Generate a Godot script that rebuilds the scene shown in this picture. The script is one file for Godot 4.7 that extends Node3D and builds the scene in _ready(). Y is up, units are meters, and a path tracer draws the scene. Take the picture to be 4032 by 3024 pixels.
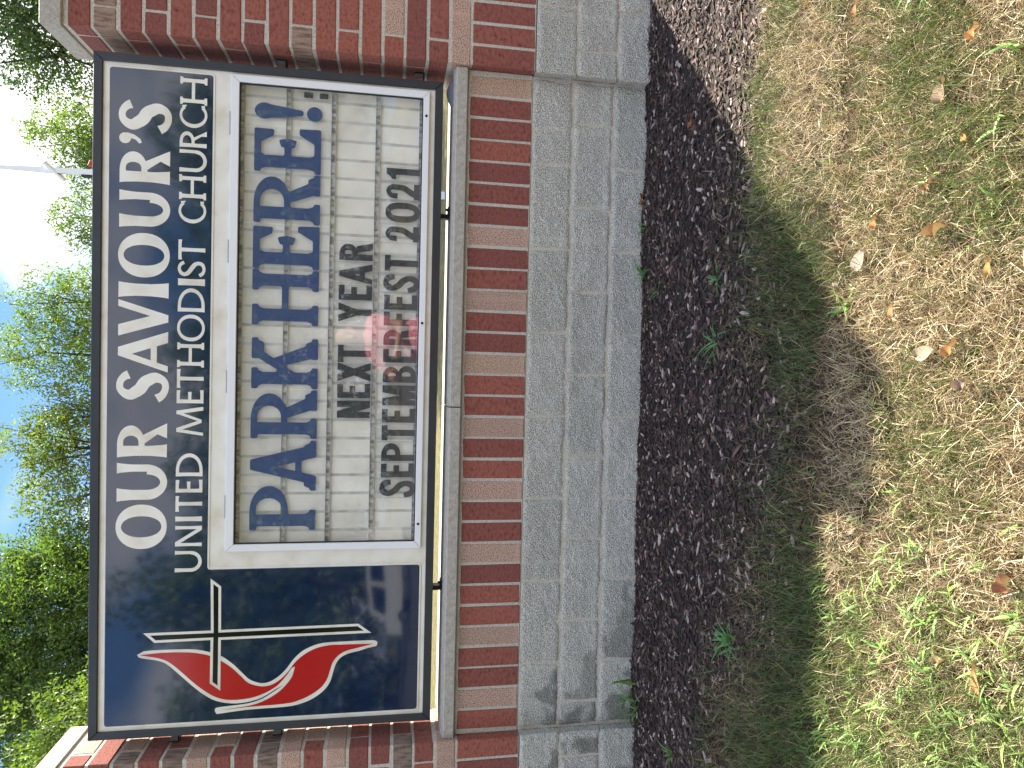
extends Node3D

# ---------------------------------------------------------------- small helpers
var M := {}
var used := {}
var rng := RandomNumberGenerator.new()
var mesh_cache := {}

const SUN_FROM := Vector3(0.66, 1.0, -0.63)
const CAM_AT := Vector3(-1.38181, 1.26776, 3.38654)

func numbered(called: String) -> String:
	if not used.has(called):
		used[called] = 0
		return called
	used[called] += 1
	return "%s_%03d" % [called, used[called]]

func thing(called: String, label: String, category: String, at := Vector3.ZERO, group := "") -> Node3D:
	var o := Node3D.new()
	o.name = numbered(called)
	add_child(o, true)
	o.position = at
	o.set_meta("label", label)
	o.set_meta("category", category)
	if group != "":
		o.set_meta("group", group)
	return o

func part(called: String, mesh: Mesh, m: Material, parent: Node3D, at := Vector3.ZERO, turn := Basis.IDENTITY) -> MeshInstance3D:
	var o := MeshInstance3D.new()
	o.name = called
	o.mesh = mesh
	o.material_override = m
	o.transform = Transform3D(turn, at)
	parent.add_child(o, true)
	return o

func single(called: String, mesh: Mesh, m: Material, label: String, category: String, at := Vector3.ZERO, group := "", turn := Basis.IDENTITY) -> MeshInstance3D:
	var o := part(numbered(called), mesh, m, self, at, turn)
	o.set_meta("label", label)
	o.set_meta("category", category)
	if group != "":
		o.set_meta("group", group)
	return o

func structure(called: String, mesh: Mesh, m: Material, at := Vector3.ZERO) -> MeshInstance3D:
	var o := part(called, mesh, m, self, at)
	o.set_meta("kind", "structure")
	return o

func stuff(called: String, mesh: Mesh, m: Material, xf: Array, cols: Array, parent: Node3D, label := "") -> MultiMeshInstance3D:
	var mm := MultiMesh.new()
	mm.transform_format = MultiMesh.TRANSFORM_3D
	mm.use_colors = cols.size() > 0
	mm.mesh = mesh
	mm.instance_count = xf.size()
	for i in xf.size():
		mm.set_instance_transform(i, xf[i])
		if cols.size() > 0:
			mm.set_instance_color(i, cols[i])
	var o := MultiMeshInstance3D.new()
	o.name = called
	o.multimesh = mm
	o.material_override = m
	parent.add_child(o, true)
	o.set_meta("kind", "stuff")
	if label != "":
		o.set_meta("label", label)
	return o

func begin() -> SurfaceTool:
	var st := SurfaceTool.new()
	st.begin(Mesh.PRIMITIVE_TRIANGLES)
	st.set_smooth_group(-1)
	return st

func tri(st: SurfaceTool, a: Vector3, b: Vector3, c: Vector3, out: Vector3) -> void:
	# wound clockwise as seen from the side that out points to
	if (b - a).cross(c - a).dot(out) > 0.0:
		st.add_vertex(a); st.add_vertex(c); st.add_vertex(b)
	else:
		st.add_vertex(a); st.add_vertex(b); st.add_vertex(c)

func face(st: SurfaceTool, p: Array, out: Vector3) -> void:
	for i in range(1, p.size() - 1):
		tri(st, p[0], p[i], p[i + 1], out)

func done(st: SurfaceTool) -> ArrayMesh:
	st.generate_normals()
	return st.commit()

# a box with bevelled edges; the corners may wander by jit
func add_box(st: SurfaceTool, c: Vector3, s: Vector3, b := 0.002, jit := 0.0) -> void:
	var h := s * 0.5
	b = minf(b, minf(h.x, minf(h.y, h.z)) * 0.9)
	var q := {}
	for sx in [-1, 1]:
		for sy in [-1, 1]:
			for sz in [-1, 1]:
				var w := Vector3.ZERO
				if jit > 0.0:
					w = Vector3(rng.randf_range(-jit, jit), rng.randf_range(-jit, jit), rng.randf_range(-jit, jit))
				q[[sx, sy, sz, 0]] = c + w + Vector3(sx * h.x, sy * (h.y - b), sz * (h.z - b))
				q[[sx, sy, sz, 1]] = c + w + Vector3(sx * (h.x - b), sy * h.y, sz * (h.z - b))
				q[[sx, sy, sz, 2]] = c + w + Vector3(sx * (h.x - b), sy * (h.y - b), sz * h.z)
	for s1 in [-1, 1]:
		face(st, [q[[s1, -1, -1, 0]], q[[s1, 1, -1, 0]], q[[s1, 1, 1, 0]], q[[s1, -1, 1, 0]]], Vector3(s1, 0, 0))
		face(st, [q[[-1, s1, -1, 1]], q[[1, s1, -1, 1]], q[[1, s1, 1, 1]], q[[-1, s1, 1, 1]]], Vector3(0, s1, 0))
		face(st, [q[[-1, -1, s1, 2]], q[[1, -1, s1, 2]], q[[1, 1, s1, 2]], q[[-1, 1, s1, 2]]], Vector3(0, 0, s1))
		for s2 in [-1, 1]:
			face(st, [q[[s1, s2, -1, 0]], q[[s1, s2, 1, 0]], q[[s1, s2, 1, 1]], q[[s1, s2, -1, 1]]], Vector3(s1, s2, 0))
			face(st, [q[[-1, s1, s2, 1]], q[[1, s1, s2, 1]], q[[1, s1, s2, 2]], q[[-1, s1, s2, 2]]], Vector3(0, s1, s2))
			face(st, [q[[s1, -1, s2, 0]], q[[s1, 1, s2, 0]], q[[s1, 1, s2, 2]], q[[s1, -1, s2, 2]]], Vector3(s1, 0, s2))
			for s3 in [-1, 1]:
				tri(st, q[[s1, s2, s3, 0]], q[[s1, s2, s3, 1]], q[[s1, s2, s3, 2]], Vector3(s1, s2, s3))

func box(s: Vector3, b := 0.002, jit := 0.0) -> ArrayMesh:
	var st := begin()
	add_box(st, Vector3.ZERO, s, b, jit)
	return done(st)

# a box given by two corners, in place
func box_at(called: String, lo: Vector3, hi: Vector3, m: Material, parent: Node3D, b := 0.002) -> MeshInstance3D:
	return part(called, box(hi - lo, b), m, parent, (lo + hi) * 0.5)

func add_tube(st: SurfaceTool, pts: Array, radii: Array, n := 7) -> void:
	var rings := []
	for i in pts.size():
		var d: Vector3 = pts[mini(i + 1, pts.size() - 1)] - pts[maxi(i - 1, 0)]
		d = d.normalized()
		var u := d.cross(Vector3.UP if absf(d.y) < 0.9 else Vector3.RIGHT).normalized()
		var w := d.cross(u)
		var ring := []
		for k in n:
			var a := TAU * k / n
			ring.append(pts[i] + (u * cos(a) + w * sin(a)) * radii[i])
		rings.append(ring)
	st.set_smooth_group(0)
	for i in pts.size() - 1:
		for k in n:
			var k2 := (k + 1) % n
			var mid: Vector3 = (pts[i] + pts[i + 1]) * 0.5
			var p := [rings[i][k], rings[i][k2], rings[i + 1][k2], rings[i + 1][k]]
			face(st, p, (p[0] + p[2]) * 0.5 - mid)
	st.set_smooth_group(-1)
	for e in [0, pts.size() - 1]:
		var o: Vector3 = pts[e] - pts[1 if e == 0 else pts.size() - 2]
		face(st, rings[e], o)

func noise(freq: float, octaves := 4, sd := 1, kind := FastNoiseLite.TYPE_SIMPLEX_SMOOTH) -> FastNoiseLite:
	var n := FastNoiseLite.new()
	n.noise_type = kind
	n.frequency = freq
	n.fractal_octaves = octaves
	n.fractal_type = FastNoiseLite.FRACTAL_FBM if octaves > 1 else FastNoiseLite.FRACTAL_NONE
	n.seed = sd
	return n

func tex(n: FastNoiseLite, offs: Array, cols: Array, size := 512) -> NoiseTexture2D:
	var g := Gradient.new()
	g.offsets = PackedFloat32Array(offs)
	g.colors = PackedColorArray(cols)
	var t := NoiseTexture2D.new()
	t.width = size
	t.height = size
	t.seamless = true
	t.noise = n
	t.color_ramp = g
	return t

func ntex(n: FastNoiseLite, strength := 4.0, size := 512) -> NoiseTexture2D:
	var t := NoiseTexture2D.new()
	t.width = size
	t.height = size
	t.seamless = true
	t.noise = n
	t.as_normal_map = true
	t.bump_strength = strength
	return t

func mat(c: Color, rough := 0.8, metal := 0.0) -> StandardMaterial3D:
	var m := StandardMaterial3D.new()
	m.albedo_color = c
	m.roughness = rough
	m.metallic = metal
	return m

# a surface of rough stuff: colour from a tiling texture laid from three sides, repeats every 1/s metres
func rough_mat(t: Texture2D, n: Texture2D, s: Vector3, rough := 0.9, nscale := 1.0, tint := Color.WHITE) -> StandardMaterial3D:
	var m := mat(tint, rough)
	m.albedo_texture = t
	if n != null:
		m.normal_enabled = true
		m.normal_texture = n
		m.normal_scale = nscale
	m.uv1_triplanar = true
	m.uv1_world_triplanar = true
	m.uv1_scale = s
	return m

func lin(r: float, g: float, b: float) -> Color:
	return Color(r, g, b).linear_to_srgb()

# ---------------------------------------------------------------- lettering: outlines are drawn in units of a thousandth of the letter's height
func rect(x0: float, y0: float, x1: float, y1: float) -> PackedVector2Array:
	return PackedVector2Array([Vector2(x0, y0), Vector2(x1, y0), Vector2(x1, y1), Vector2(x0, y1)])

func pg(a: Array) -> PackedVector2Array:
	var p := PackedVector2Array()
	for i in range(0, a.size(), 2):
		p.append(Vector2(a[i], a[i + 1]))
	if Geometry2D.is_polygon_clockwise(p):
		p.reverse()
	return p

func ell(cx: float, cy: float, rx: float, ry: float, p := 2.0, n := 48) -> PackedVector2Array:
	var o := PackedVector2Array()
	for i in n:
		var a := TAU * i / n
		o.append(Vector2(cx + rx * signf(cos(a)) * pow(absf(cos(a)), 2.0 / p), cy + ry * signf(sin(a)) * pow(absf(sin(a)), 2.0 / p)))
	return o

# part of a ring between two angles (degrees), sx and sy thick at the sides and at top and bottom
func band(cx: float, cy: float, rx: float, ry: float, sx: float, sy: float, a0: float, a1: float, n := 30) -> PackedVector2Array:
	var o := PackedVector2Array()
	for i in n + 1:
		var a := deg_to_rad(lerpf(a0, a1, float(i) / n))
		o.append(Vector2(cx + rx * cos(a), cy + ry * sin(a)))
	for i in n + 1:
		var a := deg_to_rad(lerpf(a1, a0, float(i) / n))
		o.append(Vector2(cx + (rx - sx) * cos(a), cy + (ry - sy) * sin(a)))
	if Geometry2D.is_polygon_clockwise(o):
		o.reverse()
	return o

# a half-round shape: flat on the left at x0, bulging to x1
func dee(x0: float, x1: float, y0: float, y1: float, flat: float) -> PackedVector2Array:
	var o := PackedVector2Array([Vector2(x0, y1), Vector2(x0, y0)])
	var ry := (y1 - y0) * 0.5
	var rx := x1 - x0 - flat
	for i in 25:
		var a := -PI * 0.5 + PI * i / 24.0
		o.append(Vector2(x0 + flat + rx * pow(cos(a), 0.92) if cos(a) > 0.0 else x0 + flat, (y0 + y1) * 0.5 + ry * sin(a)))
	return o

func stem(x0: float, x1: float, y0: float, y1: float, fl: float) -> PackedVector2Array:
	if fl <= 0.0:
		return rect(x0, y0, x1, y1)
	var h := y1 - y0
	return pg([x0 - fl, y0, x1 + fl, y0, x1 + fl * 0.55, y0 + h * 0.10, x1, y0 + h * 0.34, x1, y1 - h * 0.34, x1 + fl * 0.55, y1 - h * 0.10, x1 + fl, y1,
		x0 - fl, y1, x0 - fl * 0.55, y1 - h * 0.10, x0, y1 - h * 0.34, x0, y0 + h * 0.34, x0 - fl * 0.55, y0 + h * 0.10])

func top_flared(x0: float, x1: float, y0: float, y1: float, fl: float) -> PackedVector2Array:
	if fl <= 0.0:
		return rect(x0, y0, x1, y1)
	var h := y1 - y0
	return pg([x0, y0, x1, y0, x1, y1 - h * 0.5, x1 + fl * 0.55, y1 - h * 0.16, x1 + fl, y1, x0 - fl, y1, x0 - fl * 0.55, y1 - h * 0.16, x0, y1 - h * 0.5])

func arm(x0: float, x1: float, y0: float, y1: float, up: float, down: float) -> PackedVector2Array:
	return pg([x0, y0, lerpf(x0, x1, 0.55), y0, lerpf(x0, x1, 0.85), y0 - down * 0.45, x1, y0 - down, x1, y1 + up, lerpf(x0, x1, 0.85), y1 + up * 0.45, lerpf(x0, x1, 0.55), y1, x0, y1])

# a stroke of varying width along a smooth path; a: x, y, width triples, x in parts of W
func stroke(a: Array, W: float) -> PackedVector2Array:
	var left := []
	var right := []
	var n := a.size() / 3
	var c := []
	for i in n:
		c.append(Vector3(a[i * 3] * W, a[i * 3 + 1] * 1000.0, a[i * 3 + 2] * 1000.0))
	var s := []
	for i in n - 1:
		var p0: Vector3 = c[maxi(i - 1, 0)]
		var p3: Vector3 = c[mini(i + 2, n - 1)]
		for k in 6:
			s.append((c[i] as Vector3).cubic_interpolate(c[i + 1], p0, p3, k / 6.0))
	s.append(c[n - 1])
	for i in s.size():
		var d3: Vector3 = s[mini(i + 1, s.size() - 1)] - s[maxi(i - 1, 0)]
		var d := Vector2(d3.x, d3.y).normalized()
		var p := Vector2(s[i].x, s[i].y)
		left.append(p + Vector2(-d.y, d.x) * s[i].z * 0.5)
		right.append(p - Vector2(-d.y, d.x) * s[i].z * 0.5)
	right.reverse()
	var o := PackedVector2Array(left + right)
	if Geometry2D.is_polygon_clockwise(o):
		o.reverse()
	return o

func merged(list: Array) -> Array:
	var res := [list[0]]
	for k in range(1, list.size()):
		var cur: PackedVector2Array = list[k]
		var rest := []
		for q in res:
			var outer := []
			for p in Geometry2D.merge_polygons(cur, q):
				if not Geometry2D.is_polygon_clockwise(p):
					outer.append(p)
			if outer.size() == 1:
				cur = outer[0]
			else:
				rest.append(q)
		res = rest + [cur]
	return res

func without(list: Array, cut: PackedVector2Array, depth := 0) -> Array:
	var res := []
	for q in list:
		var got := Geometry2D.clip_polygons(q, cut)
		var holed := false
		for p in got:
			holed = holed or Geometry2D.is_polygon_clockwise(p)
		if not holed or depth > 3:
			for p in got:
				if not Geometry2D.is_polygon_clockwise(p):
					res.append(p)
			continue
		var cx := 0.0
		for v in cut:
			cx += v.x / cut.size()
		var halves := Geometry2D.intersect_polygons(q, rect(-5000, -5000, cx, 9000)) + Geometry2D.intersect_polygons(q, rect(cx, -5000, 9000, 9000))
		res += without(halves, cut, depth + 1)
	return res

func softened(list: Array, r: float) -> Array:
	var res := []
	for q in list:
		var a := [q]
		for step in [r, -2.0 * r, r]:
			var b := []
			for p in a:
				for o in Geometry2D.offset_polygon(p, step, Geometry2D.JOIN_ROUND):
					if not Geometry2D.is_polygon_clockwise(o):
						b.append(o)
			a = b
		res += a
	return res

# style: F bold flared, L light flared, B slab, G plain condensed
func glyph(ch: String, W: float, style: String) -> Array:
	var s: float = {"F": 215.0, "L": 142.0, "B": 190.0, "G": 190.0}[style]
	var t: float = {"F": 128.0, "L": 118.0, "B": 102.0, "G": 172.0}[style]
	var fl: float = {"F": 36.0, "L": 13.0, "B": 0.0, "G": 0.0}[style]
	var slab := style == "B"
	var add := []
	var sub := []
	var late := []
	var e := 22.0 if style == "L" else (34.0 if style == "F" else 0.0)
	var feet := []          # slab serifs: x0, x1, y0, y1
	var o := fl
	if slab:
		o = 62.0
	match ch:
		"I":
			add = [stem(fl, W - fl, 0, 1000, fl)]
		"H":
			add = [stem(o, o + s, 0, 1000, fl), stem(W - o - s, W - o, 0, 1000, fl), rect(o + s * 0.5, 455, W - o - s * 0.5, 455 + t)]
			feet = [o + s * 0.5, 0, o + s * 0.5, 1, W - o - s * 0.5, 0, W - o - s * 0.5, 1]
		"T":
			add = [stem(W * 0.5 - s * 0.5, W * 0.5 + s * 0.5, 0, 1000 - t * 0.5, fl * 0.8), arm(W * 0.5, W, 1000 - t, 1000, 0, e), arm(W * 0.5, 0, 1000 - t, 1000, 0, e)]
		"E", "F":
			add = [stem(o, o + s, 0, 1000, fl * 0.6), arm(o + s * 0.5, W * (0.98 if not slab else 0.95), 1000 - t, 1000, 0, e), arm(o + s * 0.5, W * 0.86, 455, 455 + t, e * 0.6, e * 0.6)]
			if ch == "E":
				add.append(arm(o + s * 0.5, W, 0, t, e, 0))
			if slab:
				add[2] = rect(o + s * 0.5, 450, W * 0.62, 450 + t)
				add += [pg([W * 0.56, 400, W * 0.72, 360, W * 0.76, 500, W * 0.72, 640, W * 0.56, 600]), pg([W * 0.66, 1000 - t, W * 0.80, 720, W * 0.95, 700, W * 0.96, 1000]), pg([W * 0.66, t, W * 0.86, 330, W * 0.99, 330, W, 0])]
				feet = [o + s * 0.5, 0, o + s * 0.5, 1]
		"N":
			var w := s * (0.86 if style == "L" else 1.0)
			add = [stem(fl, fl + w, 0, 1000, fl), stem(W - fl - w, W - fl, 0, 1000, fl), pg([fl, 1000, fl + s * 1.1, 1000, W - fl, 0, W - fl - s * 1.1, 0])]
		"M":
			if style == "L":
				add = [pg([0, 0, s * 0.85, 0, W * 0.2 + s * 0.35, 1000, W * 0.2 - s * 0.55, 1000]), pg([W, 0, W - s * 1.05, 0, W * 0.8 - s * 0.55, 1000, W * 0.8 + s * 0.45, 1000]),
					pg([W * 0.2 - s * 0.5, 1000, W * 0.2 + s * 0.5, 1000, W * 0.5 + s * 0.5, 60, W * 0.5 - s * 0.45, 60]), pg([W * 0.8 + s * 0.4, 1000, W * 0.8 - s * 0.35, 1000, W * 0.5 - s * 0.3, 60, W * 0.5 + s * 0.45, 60])]
			else:
				add = [rect(0, 0, s * 0.86, 1000), rect(W - s * 0.86, 0, W, 1000), pg([0, 1000, s * 1.15, 1000, W * 0.5 + s * 0.42, 0, W * 0.5 - s * 0.42, 0]), pg([W, 1000, W - s * 1.15, 1000, W * 0.5 - s * 0.42, 0, W * 0.5 + s * 0.42, 0])]
		"U":
			var r := minf(W * 0.5, 400.0)
			var s2 := s * (0.72 if style == "F" else 0.86)
			add = [top_flared(fl, fl + s, r * 0.95, 1000, fl), top_flared(W - fl - s2, W - fl, r * 0.95, 1000, fl), band(W * 0.5, r, W * 0.5 - fl, r + 12, s, t * 1.1, 180, 360)]
		"O", "0":
			if style == "G":
				add = [ell(W * 0.5, 500, W * 0.5, 512, 2.5)]
				sub = [ell(W * 0.5, 500, W * 0.5 - s, 512 - t * 0.95, 2.5)]
			else:
				add = [ell(W * 0.5, 500, W * 0.5, 515, 2.1)]
				sub = [ell(W * 0.5, 500, W * 0.5 - s * (1.18 if style == "F" else 1.0), 515 - t * 0.85, 2.1)]
		"C":
			add = [band(W * 0.56, 500, W * 0.56, 513, s * 1.05, t * 0.8, 44, 316), pg([W * 0.88, 905, W * 0.97, 930, W * 0.99, 745, W * 0.9, 790]), pg([W * 0.9, 205, W * 0.99, 215, W, 70, W * 0.88, 85])]
		"D":
			add = [dee(o, W, 0, 1000, W * 0.22), stem(o, o + s, 0, 1000, fl)]
			sub = [dee(o + s, W - s * 1.05, t, 1000 - t, W * 0.1)]
		"P", "R", "B":
			var yb := 420.0 if ch != "B" else 500.0
			if ch == "R":
				yb = 450.0
			var xr := W * (1.0 if ch == "P" else 0.93)
			add = [stem(o, o + s, 0, 1000, fl), dee(o + s * 0.3, xr, yb, 1000, W * 0.22)]
			sub = [dee(o + s, xr - s * 1.02, yb + t * 0.95, 1000 - t * 0.95, W * 0.1)]
			if ch == "B":
				add.append(dee(o + s * 0.3, W, 0, yb + 60, W * 0.22))
				sub = [dee(o + s, xr - s * 0.95, yb + t * 0.62, 1000 - t * 0.95, W * 0.1), dee(o + s, W - s, t * 0.95, yb - t * 0.42, W * 0.12)]
			if ch == "R":
				if style == "G":
					add.append(pg([W * 0.42, yb + 40, W * 0.42 + s * 1.1, yb + 40, W, 0, W - s * 1.12, 0]))
				elif slab:
					add.append(pg([W * 0.4, yb + 50, W * 0.62, yb + 50, W - 40, 0, W - 40 - s * 1.25, 0]))
				else:
					add.append(pg([W * 0.36, yb + 50, W * 0.36 + s * 1.0, yb + 40, lerpf(W * 0.36, W, 0.7) + s * 0.4, 110, W, 0, W - s * 1.5, 0, lerpf(W * 0.36, W, 0.5), 190]))
			if slab:
				feet = [o + s * 0.5, 0]
				add.append(rect(0, 1000 - 105, o + s, 1000))
				if ch == "R":
					feet += [W - 40 - s * 0.62, 0]
		"S":
			var k := {"F": 1.0, "L": 0.86, "G": 1.05}[style] as float
			var thin := {"F": 0.14, "L": 0.115, "G": 0.165}[style] as float
			var fat := {"F": 0.245, "L": 0.16, "G": 0.185}[style] as float
			var hx := fat * 500.0 / W
			add = [stroke([0.90, 0.78 if style != "G" else 0.70, fat * 0.78, 0.83, 0.865, thin * 1.15, 0.66, 0.945, thin, 0.44, 0.955, thin, hx + 0.08, 0.885, thin * 1.2, hx, 0.755, fat * 0.9, hx + 0.1, 0.635, fat, 0.42, 0.545, fat * 1.04,
				0.62, 0.465, fat * 1.04, 0.92 - hx, 0.375, fat, 1.0 - hx, 0.25, fat * 0.9, 0.93 - hx, 0.115, thin * 1.2, 0.58, 0.048, thin, 0.36, 0.052, thin, 0.17, 0.12, thin * 1.15, 0.07, 0.215 if style != "G" else 0.30, fat * 0.78], W)]
		"A":
			var l := s * (0.62 if style == "F" else 0.86)
			var r := s * 1.1
			var xa := W * 0.5 - s * 0.42
			var xb := W * 0.5 + s * 0.42
			if slab:
				l = s * 0.78
				o = 70.0
			else:
				o = 0.0
			var c0 := 225.0
			var c1 := c0 + t * 0.95
			var slope_l := (xa - o) / 1000.0
			var slope_r := (W - o - xb) / 1000.0
			var top := (W - o * 2.0 - r - l) / (slope_l + slope_r)
			add = [pg([o, 0, W - o, 0, xb, 1000, xa, 1000])]
			sub = [pg([o + l - slope_l * 5, -5, W - o - r + slope_r * 5, -5, W - o - r - slope_r * c0, c0, o + l + slope_l * c0, c0])]
			late = [pg([o + l + slope_l * c1, c1, W - o - r - slope_r * c1, c1, o + l + slope_l * top, top])]
			if slab:
				feet = [o + l * 0.5, 0, W - o - r * 0.5, 0]
		"V", "Y":
			var y0 := 0.0 if ch == "V" else 380.0
			var l := s * 1.12
			var r := s * (0.66 if ch == "V" else 1.1)
			var xa := W * 0.5 - s * 0.36
			var xb := W * 0.5 + s * 0.36
			var d := 1000.0 - y0
			var m1 := (xa) / d
			var m2 := (W - xb) / d
			var yc := 1000.0 - (W - r - l) / (m1 + m2)
			add = [pg([0, 1000, l, 1000, l + m1 * (1000.0 - yc), yc, W - r, 1000, W, 1000, xb, y0, xa, y0])]
			if ch == "Y":
				add.append(rect(W * 0.5 - s * 0.5, 0, W * 0.5 + s * 0.5, y0 + 60))
		"K":
			add = [stem(o, o + s, 0, 1000, fl), pg([o + s - 20, 330, o + s - 20, 520, W - o - s * 1.05, 1000, W - o - 30, 1000]), pg([W * 0.42, 610, W * 0.58, 700, W - 50, 0, W - 50 - s * 1.3, 0])]
			feet = [o + s * 0.5, 0, o + s * 0.5, 1, W - 50 - s * 0.65, 0, W - o - s * 0.55, 1]
		"X":
			add = [pg([0, 0, s * 1.16, 0, W, 1000, W - s * 1.16, 1000]), pg([0, 1000, s * 1.16, 1000, W, 0, W - s * 1.16, 0])]
		"1":
			add = [rect(W - s, 0, W, 1000), pg([0, 830, 0, 715, W - s * 0.5, 715, W - s * 0.5, 1000, W - s * 0.9, 1000, W - s * 1.3, 880])]
		"2":
			add = [stroke([s * 0.5 / W, 0.66, 0.165, s * 0.52 / W + 0.03, 0.84, 0.15, 0.5, 0.935, 0.13, 0.96 - s * 0.5 / W, 0.85, 0.155, 0.98 - s * 0.5 / W, 0.70, 0.17, 0.72, 0.47, 0.18, 0.45, 0.26, 0.18, 0.26, 0.06, 0.2], W), rect(0, 0, W, t)]
			sub = [rect(-200, -300, W + 200, 0)]
		"'":
			add = [ell(W * 0.52, 740, W * 0.48, 260), pg([W * 0.98, 800, W * 1.02, 620, W * 0.86, 330, W * 0.5, 60, W * 0.18, 0, W * 0.1, 110, W * 0.42, 280, W * 0.58, 560])]
		"!":
			add = [pg([W * 0.06, 880, W * 0.34, 300, W * 0.66, 300, W * 0.94, 880]), ell(W * 0.5, 850, W * 0.46, 150), ell(W * 0.5, 315, W * 0.17, 45), ell(W * 0.5, 105, W * 0.42, 118)]
		":":
			add = [rect(0, 0, 1000, 360), rect(0, 640, 1000, 1000)]
	for i in range(0, feet.size(), 2):
		var x: float = feet[i]
		var hw := s * 0.5 + 68.0
		var y: float = feet[i + 1] * 1000.0
		var inward := 1.0 if y < 500.0 else -1.0
		add.append(pg([x - hw, y, x + hw, y, x + hw, y + inward * 88, x + s * 0.62, y + inward * 108, x + s * 0.47, y + inward * 185, x - s * 0.47, y + inward * 185, x - s * 0.62, y + inward * 108, x - hw, y + inward * 88]))
	var res := merged(add)
	for c in sub:
		if ch == "A" or ch == "2":
			res = without(res, c)
	if slab:
		res = softened(res, 27.0)
	for c in (late if ch == "A" else ([] if ch == "2" else sub)):
		res = without(res, c)
	return res

func flat_mesh(polys: Array, k: Vector2, off := Vector2.ZERO) -> ArrayMesh:
	var st := begin()
	for p in polys:
		var idx := Geometry2D.triangulate_polygon(p)
		for i in range(0, idx.size(), 3):
			var v := []
			for j in 3:
				var q: Vector2 = p[idx[i + j]] * k + off
				v.append(Vector3(q.x, q.y, 0))
			tri(st, v[0], v[1], v[2], Vector3.BACK)
	return done(st)

# a letter of the given width and height in metres, its lower left corner at the origin
func letter_mesh(ch: String, w: float, h: float, style: String) -> ArrayMesh:
	return flat_mesh(glyph(ch, w / h * 1000.0 if ch != ":" else 1000.0, style), Vector2(h, h) / 1000.0 if ch != ":" else Vector2(w, h) / 1000.0)

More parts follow.
